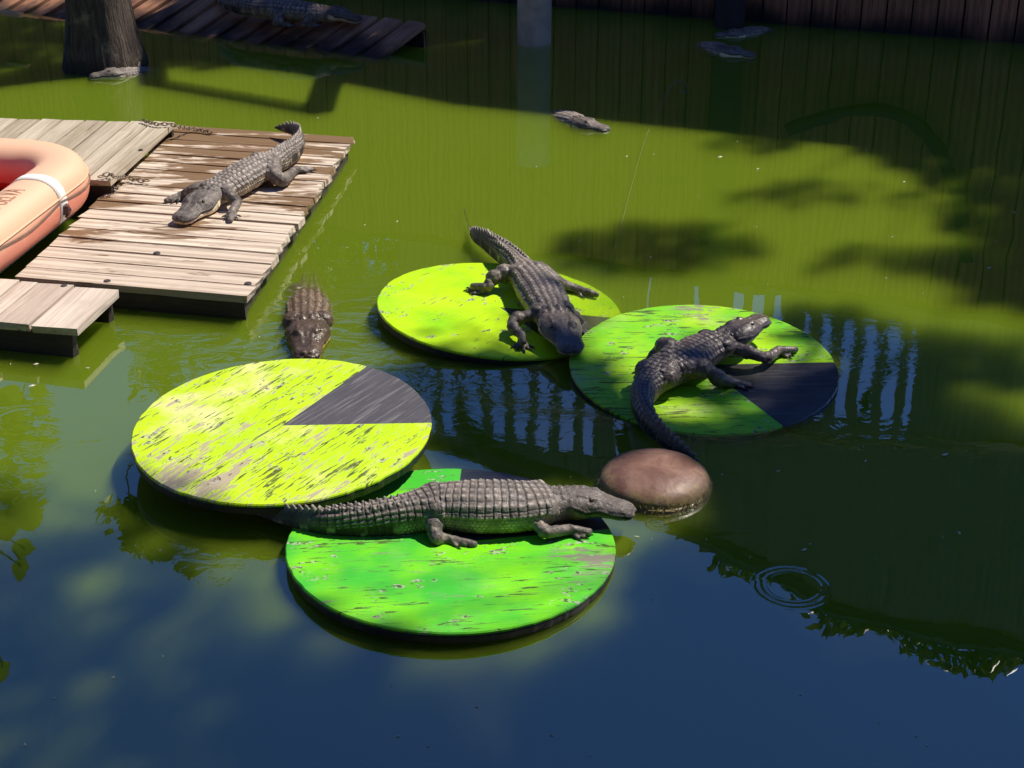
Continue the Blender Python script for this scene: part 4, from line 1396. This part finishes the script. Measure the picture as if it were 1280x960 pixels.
# sagging hose on the wall, seen upside down in the water
hs = MB()
hp = []
for q in ((985, 163), (1012, 152), (1045, 142), (1080, 137), (1115, 141), (1148, 158), (1176, 192), (1192, 232), (1202, 285), (1207, 330)):
    d = ray(*q)
    yy = 12.8
    for _ in range(6):
        p = refl(q[0], q[1], yy)
        yy = wallY(p.x) - 0.16
    hp.append(refl(q[0], q[1], yy))
C_, _l = catmull(hp, 60)
hs.tube([tuple(c) for c in C_], 0.055, 10)
tag(hs.build('hose', simple('hose_black', (0.012, 0.012, 0.012), 0.6), smooth=True), 'thick black hose sagging along the board wall', 'hose')

# ------------------------------------------------------------------ stump
def stump():
    c = at(119, 94)
    root = empty('tree_stump', (c.x, c.y + 0.30, 0), label='thick flared grey brown tree stump standing in the water', cat='tree stump')
    N = 72
    zs = [-0.7, -0.2, -0.05, 0.05, 0.15, 0.28, 0.42, 0.6, 0.9, 1.3, 1.8, 2.2]
    rs = [0.42, 0.35, 0.325, 0.305, 0.285, 0.262, 0.243, 0.225, 0.21, 0.20, 0.195, 0.19]
    vs, fs = [], []
    for z, r in zip(zs, rs):
        for k in range(N):
            a = 2 * math.pi * k / N
            fl = r / 0.2 - 0.9
            w = 1 + 0.05 * fl * math.sin(5 * a + 0.7) + 0.05 * mnoise.noise((math.cos(a) * 3, math.sin(a) * 3, z * 0.6)) + 0.05 * mnoise.noise((math.cos(a) * 12, math.sin(a) * 12, z * 1.0))
            vs.append((r * w * math.cos(a), r * w * math.sin(a), z + (0.08 * mnoise.noise((math.cos(a) * 4, math.sin(a) * 4, 9)) if z > 2 else 0)))
    for j in range(len(zs) - 1):
        for k in range(N):
            k2 = (k + 1) % N
            fs.append((j * N + k, j * N + k2, (j + 1) * N + k2, (j + 1) * N + k))
    fs.append(tuple((len(zs) - 1) * N + k for k in range(N)))
    mb = MB()
    mb.add(vs, fs)
    mb.build('trunk', M['bark'], root, smooth=True)
stump()
st = MB()
st.tube(px((163, 14, .30), (168, 45, .17), (173, 78, .04), (174, 90, -.02)), [0.010, 0.014, 0.017, 0.012], 6)
tag(st.build('stick', M['pale_wood']), 'thin pale stick leaning on the right side of the stump', 'stick')
bt = MB()  # added strip, coloured as a patch of sunlight on the rear dock
a_, b_ = at(2, 15, .20), at(27, 19, .20)
bt.box((a_ + b_) / 2, ((b_ - a_).length, 0.05, 0.03), Matrix.Rotation(math.atan2((b_ - a_).y, (b_ - a_).x), 3, 'Z'), 0.003)
tag(bt.build('sun_patch', simple('sun_patch_orange', (0.75, 0.42, 0.20), 0.7)), 'short orange brown strip standing for a sun patch on the rear dock', 'sun_patch')

# ------------------------------------------------------------------ trees
def leaf_quads(mb, p, size, rg, droop=0.0):
    u = Vector((rg.gauss(0, 1), rg.gauss(0, 1), rg.gauss(0, 0.6) - droop)).normalized()
    v = u.cross(Vector((rg.gauss(0, 1), rg.gauss(0, 1), rg.gauss(0, 1)))).normalized()
    a = size * rg.uniform(0.7, 1.3)
    b = a * 0.42
    mb.add([p - u * a * 0.5, p + v * b * 0.5, p + u * a * 0.5, p - v * b * 0.5], [(0, 1, 2, 3)])
def tree(name, base, top, blobs, label, nleaf=2500, leaf=0.13, mat=None, seed=1, group=None, r0=0.14, cat='tree'):
    rg = random.Random(seed)
    root = empty(name, base, label=label, cat=cat, group=group)
    tr = MB()
    b, t_ = Vector((0, 0, 0)), Vector(top) - Vector(base)
    mid = b.lerp(t_, 0.5) + Vector((rg.uniform(-.15, .15), rg.uniform(-.15, .15), 0))
    C, _ = catmull([b, mid, t_], 14)
    tr.tube([tuple(c) for c in C], [r0 * (1 - 0.55 * k / 13) for k in range(14)], 10)
    for (c, r) in blobs:
        c = Vector(c) - Vector(base)
        s = Vector(C[int(rg.uniform(6, 13))])
        m_ = s.lerp(c, 0.5) + Vector((rg.uniform(-.2, .2), rg.uniform(-.2, .2), rg.uniform(0, .25)))
        q, _ = catmull([s, m_, c], 8)
        tr.tube([tuple(x) for x in q], [r0 * 0.4 * (1 - 0.8 * k / 7) for k in range(8)], 6)
    tr.build('trunk', M['bark2'], root, smooth=True)
    cm = MB()
    tot = sum(r[0] * r[1] * r[2] if isinstance(r, tuple) else r ** 3 for _, r in blobs)
    for (c, r) in blobs:
        rr = r if isinstance(r, tuple) else (r, r, r)
        c = Vector(c) - Vector(base)
        k = int(nleaf * (rr[0] * rr[1] * rr[2]) / tot)
        for _ in range(k):
            q = Vector((rg.gauss(0, 1), rg.gauss(0, 1), rg.gauss(0, 1))).normalized() * rg.random() ** 0.4
            p = c + Vector((q.x * rr[0], q.y * rr[1], q.z * rr[2]))
            if mnoise.noise(p * 2.3 + Vector((seed * 3.1, 0, 0))) < -0.22: continue
            leaf_quads(cm, p, leaf, rg, 0.2)
    cm.build('crown', mat or M['leafs'], root, kind='stuff')
    return root
TG = 'trees behind the boardwalk'
def rb(x, y, Y, rx, ry, rz):
    p = refl(x, y, Y)
    return (tuple(p), (rx, ry, rz))
tree('tree', (-2.6, 15.8, 0), (-2.3, 15.6, 3.2), [rb(250, 415, 15.4, 0.85, 0.5, 0.50), rb(350, 330, 15.8, 0.9, 0.6, 0.9), rb(195, 470, 15.3, 0.32, 0.3, 0.28), rb(200, 350, 15.8, 0.9, 0.6, 0.7)],
     'leafy tree whose low crown is mirrored beside the docks', 6500, 0.15, seed=3, group=TG)
tree('tree', (-3.9, 15.4, 0), (-3.7, 15.3, 5.0), [rb(205, 655, 15.0, 0.62, 0.4, 0.34), rb(262, 700, 15.0, 0.36, 0.3, 0.24), rb(160, 640, 15, .35, .3, .2)],
     'slender tree with a small tuft crown mirrored left of the front pads', 2600, 0.14, seed=5, group=TG, r0=0.05)
tree('tree', (-0.6, 17.0, 0), (-0.5, 16.9, 3.0), [rb(520, 330, 16.8, 1.3, 0.7, 1.2), rb(430, 400, 16.6, 0.8, 0.6, 0.6), rb(640, 330, 16.8, 1.0, 0.7, 1.2)],
     'dense dark tree standing close behind the boardwalk roof', 6500, 0.17, seed=7, group=TG)
tree('tree', (4.6, 14.6, 0), (4.4, 14.5, 5.6), [rb(1090, 735, 13.6, 0.9, 0.5, 0.55), rb(1220, 770, 13.2, 1.0, 0.5, 0.6), rb(960, 680, 13.8, 0.7, 0.4, 0.45), rb(880, 640, 13.9, 0.45, 0.4, 0.35), rb(1300, 790, 13.0, .8, .5, .45)],
     'broad tree crown rising above the right end of the boardwalk roof', 7500, 0.15, seed=9, group=TG)
# overhanging branch with broad leaves at the left
def broad_branch():
    base = (-5.6, 10.6, 0)
    root = empty('broad_leaf_tree', base, label='broad leaved tree whose branch hangs over the water at left', cat='tree')
    Bv = Vector(base)
    spots = [(12, 505, .34), (48, 497, .26), (25, 540, .36), (62, 540, .24), (10, 575, .34), (50, 585, .34), (15, 612, .3), (38, 640, .32), (8, 660, .3), (30, 690, .20), (25, 712, .16), (4, 838, .14), (40, 468, .10)]
    pts = [refl(x, y, 9.4) for x, y, _ in spots]
    br = MB()
    mid = Vector((-4.6, 9.9, 2.9))
    br.tube([Vector((0, 0, -0.8)), Vector((0.05, 0, 1.5)), Vector((0.3, -0.2, 2.6)), mid - Bv, refl(-30, 600, 9.45) - Bv], [0.13, 0.11, 0.08, 0.04, 0.015], 8)
    for p in pts:
        s = mid.lerp(refl(-30, 600, 9.45), rnd.uniform(0.5, 1.0)) - Bv
        q, _ = catmull([s, s.lerp(p - Bv, 0.5) + Vector((0, 0, 0.06)), p - Bv], 6)
        br.tube([tuple(c) for c in q], 0.006, 4)
    br.build('branch', M['bark2'], root, smooth=True)
    for (x, y, L), p in zip(spots, pts):
        lf = MB()
        u = Vector((rnd.uniform(0.5, 1), rnd.uniform(-0.5, 0.2), rnd.uniform(-0.45, 0.1))).normalized()
        v = u.cross(Vector((rnd.uniform(-.2, .2), 0.65, 0.75)).normalized()).normalized()
        n_ = v.cross(u)
        vs, fs = [], []
        prof_ = [0.0, .30, .44, .48, .42, .28, .10, 0.0]
        for k, wv in enumerate(prof_):
            s = k / 7
            c = p - Bv + u * (s - 0.5) * L - n_ * (0.12 * L * (s - 0.4) ** 2)
            for e in (-1, 0, 1): vs.append(c + v * (e * wv * L * 0.85) + n_ * (0.06 * L * abs(e) * wv * 2))
        for k in range(7):
            for e in range(2): fs.append((k * 3 + e, k * 3 + e + 1, k * 3 + 4 + e, k * 3 + 3 + e))
        lf.add(vs, fs)
        lf.build('leaf', M['broad'], root, smooth=True)
broad_branch()

# unseen shade trees: crowns laid out along the sun rays to shade the pond
def shade_tree(base, label, regions, zc, seed, fork, r0, lsz):
    rg = random.Random(seed)
    root = empty('shade_tree', base, label=label, cat='tree', group='large shade trees on the right bank')
    Bv = Vector(base)
    cm = MB()
    clumps = []
    n = 0
    for poly, holes, count, soft, *rest in regions:
        lz = rest[0] if rest else lsz
        P2 = [(at(*p).x, at(*p).y) for p in poly]
        hl = [(at(*h[0]), h[1], h[2] if len(h) > 2 else 0.15) for h in holes]
        def inside(x, y):
            r = False
            j = len(P2) - 1
            for i in range(len(P2)):
                xi, yi = P2[i]; xj, yj = P2[j]
                if (yi > y) != (yj > y) and x < (xj - xi) * (y - yi) / (yj - yi) + xi: r = not r
                j = i
            return r
        x0, x1 = min(p[0] for p in P2), max(p[0] for p in P2)
        y0, y1 = min(p[1] for p in P2), max(p[1] for p in P2)
        k = 0
        while k < count:
            x, y = rg.uniform(x0, x1), rg.uniform(y0, y1)
            if not inside(x + rg.gauss(0, soft), y + rg.gauss(0, soft)): continue
            if any((Vector((x, y)) - Vector((h.x, h.y))).length < r and rg.random() > kp for h, r, kp in hl): continue
            k += 1
            z = zc + 0.5 * mnoise.noise((x * 0.9, y * 0.9, 2)) + rg.uniform(-0.55, 0.55)
            p = Vector((x, y, 0)) + Vector((SUN.x, SUN.y, 0)) * (z / SUN.z) + Vector((0, 0, z)) - Bv
            leaf_quads(cm, p, lz, rg)
            n += 1
            if n % 420 == 0: clumps.append(p)
    cm.build('crown', M['leafs'], root, kind='stuff')
    tr = MB()
    fork = Vector(fork)
    C, _ = catmull([Vector((0, 0, -0.6)), fork * 0.5 + Vector((0.2, 0.1, 0)), fork], 14)
    tr.tube([tuple(q) for q in C], [r0 - 0.035 * r0 * k for k in range(14)], 12)
    for p in clumps:
        m_ = fork.lerp(p, 0.5) + Vector((0, 0, 0.2 + 0.18 * (p - fork).length))
        q, _ = catmull([fork, m_, p], 10)
        tr.tube([tuple(x) for x in q], [0.035 * (1 - 0.88 * k / 9) for k in range(10)], 5)
    tr.build('trunk', M['bark2'], root, smooth=True)
shade_tree((11.5, 10.5, 0), 'large spreading tree on the right bank shading the near water', [
    (((300, 1010), (320, 900), (345, 780), (450, 830), (560, 850), (690, 832), (800, 765), (815, 680), (860, 672), (905, 600), (790, 580), (770, 540), (800, 500), (900, 425), (975, 398), (1010, 380), (1080, 388), (1140, 425), (1180, 490), (1290, 530), (1700, 560), (1700, 1150), (300, 1150)),
     (((860, 470), .50, .09), ((970, 440), .36, .10), ((820, 610), .30, .12)), 10300, 0.04),
    (((470, 450), (560, 455), (700, 455), (760, 500), (790, 580), (640, 596), (560, 560), (545, 500)), (), 1100, 0.05),
    (((520, 425), (620, 395), (700, 385), (745, 425), (700, 450), (560, 450)), (), 60, 0.06, .16),
    (((-250, 560), (150, 640), (345, 780), (330, 1150), (-250, 1150)), (((130, 720), .12, .2), ((40, 640), .15, .2)), 3600, 0.10, .13)],
    12.0, 12, (-1.2, -0.6, 7.2), 0.40, 0.27)
shade_tree((13.0, 17.5, 0), 'added unseen tree behind the boardwalk, its crown laid out to shade the far water', [
    (((610, 22), (620, 84), (1000, 148), (1185, 235), (1200, 330), (1225, 370), (1300, 385), (1500, 380), (1500, 22)), (), 6500, 0.05, .28),  # tree added to stop sun leaking through the boardwalk slits
    (((640, 30), (640, 80), (1000, 140), (1000, 30)), (), 1800, 0.03, .26),
    (((690, 292), (760, 280), (830, 272), (900, 282), (965, 300), (940, 322), (800, 345), (720, 332), (690, 310)), (), 330, 0.05),
    (((865, 178), (930, 166), (1010, 168), (1010, 182), (930, 188)), (), 60, 0.03),
    (((890, 238), (990, 222), (1110, 226), (1190, 240), (1190, 262), (1080, 250), (960, 250)), (), 90, 0.04),
    (((1000, 330), (1090, 300), (1210, 305), (1290, 345), (1290, 390), (1180, 350), (1090, 330)), (), 200, 0.05),
    (((1130, 410), (1290, 425), (1290, 480), (1160, 470)), (), 260, 0.06),
    (((-250, 15), (-250, 80), (120, 86), (430, 78), (560, 20), (560, 15)), (((170, 22), .16), ((480, 40), .25), ((300, 20), .12)), 2400, 0.06, .26)],
    13.0, 15, (-1.5, -0.6, 8.2), 0.40, 0.18)

# unseen trees added round the pond to cut down sky light
for k, (x, y, hgt) in enumerate(((-9.5, 3.5, 11.0), (-10.0, 9.0, 12.0), (-9.5, 14.5, 9.0), (9.5, 0.5, 10.0), (-7.0, -7.0, 13.0), (6.0, -7.5, 13.0))):
    tree('tree', (x, y, 0), (x, y, hgt - 1.5), [((x, y, hgt - 1.8), (2.6, 3.0, 2.0)), ((x + .4, y + 1.4, hgt * 0.55), (2.4, 3.0, 2.4)), ((x - .3, y - 1.2, hgt * .3), (2.2, 2.8, 2.0))],
         ('added unseen tree on the left bank beside the viewer, blocks sky light', 'added unseen tree on the left bank level with the docks, blocks sky light', 'added unseen tree on the left bank behind the stump, blocks sky light', 'added unseen tree on the right bank beside the viewer, blocks sky light', 'added unseen tree behind the left half of the added building, blocks sky light', 'added unseen tree behind the right half of the added building, blocks sky light')[k],
         3600, 0.46, seed=40 + k, group='added unseen trees on the banks blocking sky light', r0=0.2)

# ------------------------------------------------------------------ unseen building added behind the viewer to block sky light
vb = empty('sky_block_building', (0, -3.2, 0), label='added unseen timber building behind the viewer that blocks sky light', cat='building')
def vbox(name, c, d, m):
    mb = MB()
    mb.box(c, d)
    mb.build(name, m, vb)
vbox('wall', (0, -1.0, 2.6), (26, 0.2, 6.4), M['siding'])
vbox('deck', (0, 1.2, 0.9), (26, 4.2, 0.12), M['deck_pale'])
vbox('roof', (0, 0.2, 6.0), (27, 3.4, 0.15), M['roof'])
for k in range(7):
    vbox('porch_post', (-12 + 4 * k, 1.7, 3.4), (0.18, 0.18, 5.0), M['beam'])

cd = MB()
C_, _l = catmull(px((752, 338, -.02), (766, 312, -.012), (778, 270, -.008), (790, 225, -.006), (808, 165, -.004), (828, 125, .003), (842, 103, .004), (856, 102, .004), (860, 116, .003), (850, 112, .004)), 60)
cd.tube([tuple(c - np.array([0, 0, 0.030 if k < 44 else 0.006])) for k, c in enumerate(C_)], 0.0032, 5)
tag(cd.build('cord', simple('cord_pale', (0.30, 0.28, 0.16), 0.8), smooth=True), 'thin pale cord trailing from the rear pad toward the back wall', 'cord')

# ------------------------------------------------------------------ floating specks
db = MB()
for _ in range(150):
    q = (rnd.uniform(200, 1270), rnd.uniform(60, 700)) if rnd.random() < 0.8 else (rnd.uniform(0, 1270), rnd.uniform(450, 950))
    p = at(*q, 0.003)
    r_ = rnd.choice((0.004, 0.005, 0.005, 0.006, 0.008))
    a = rnd.uniform(0, 6.28)
    u, v = Vector((math.cos(a), math.sin(a), 0)) * r_ * rnd.uniform(1, 1.6), Vector((-math.sin(a), math.cos(a), 0)) * r_ * 0.6
    w = Vector((0, 0, 0.003))
    db.add([p - u, p - v, p + u, p + v, p + w], [(0, 1, 4), (1, 2, 4), (2, 3, 4), (3, 0, 4)])
for q, L in (((900, 196), .035), ((947, 211), .02), ((1236, 335), .028), ((1181, 568), .032), ((1005, 687), .024), ((40, 482), .03), ((45, 455), .025)):
    p = at(*q, 0.004)
    u, v, w = Vector((L / 2, L * 0.25, 0)), Vector((-L * 0.12, L * 0.25, 0)), Vector((0, 0, 0.005))
    db.add([p - u, p - v, p + u, p + v, p + w], [(0, 1, 4), (1, 2, 4), (2, 3, 4), (3, 0, 4)])
db.build('floating_debris', simple('debris', (0.70, 0.66, 0.48), 0.8, 0.3, 30), label='small pale specks of debris floating on the pond', kind='stuff')
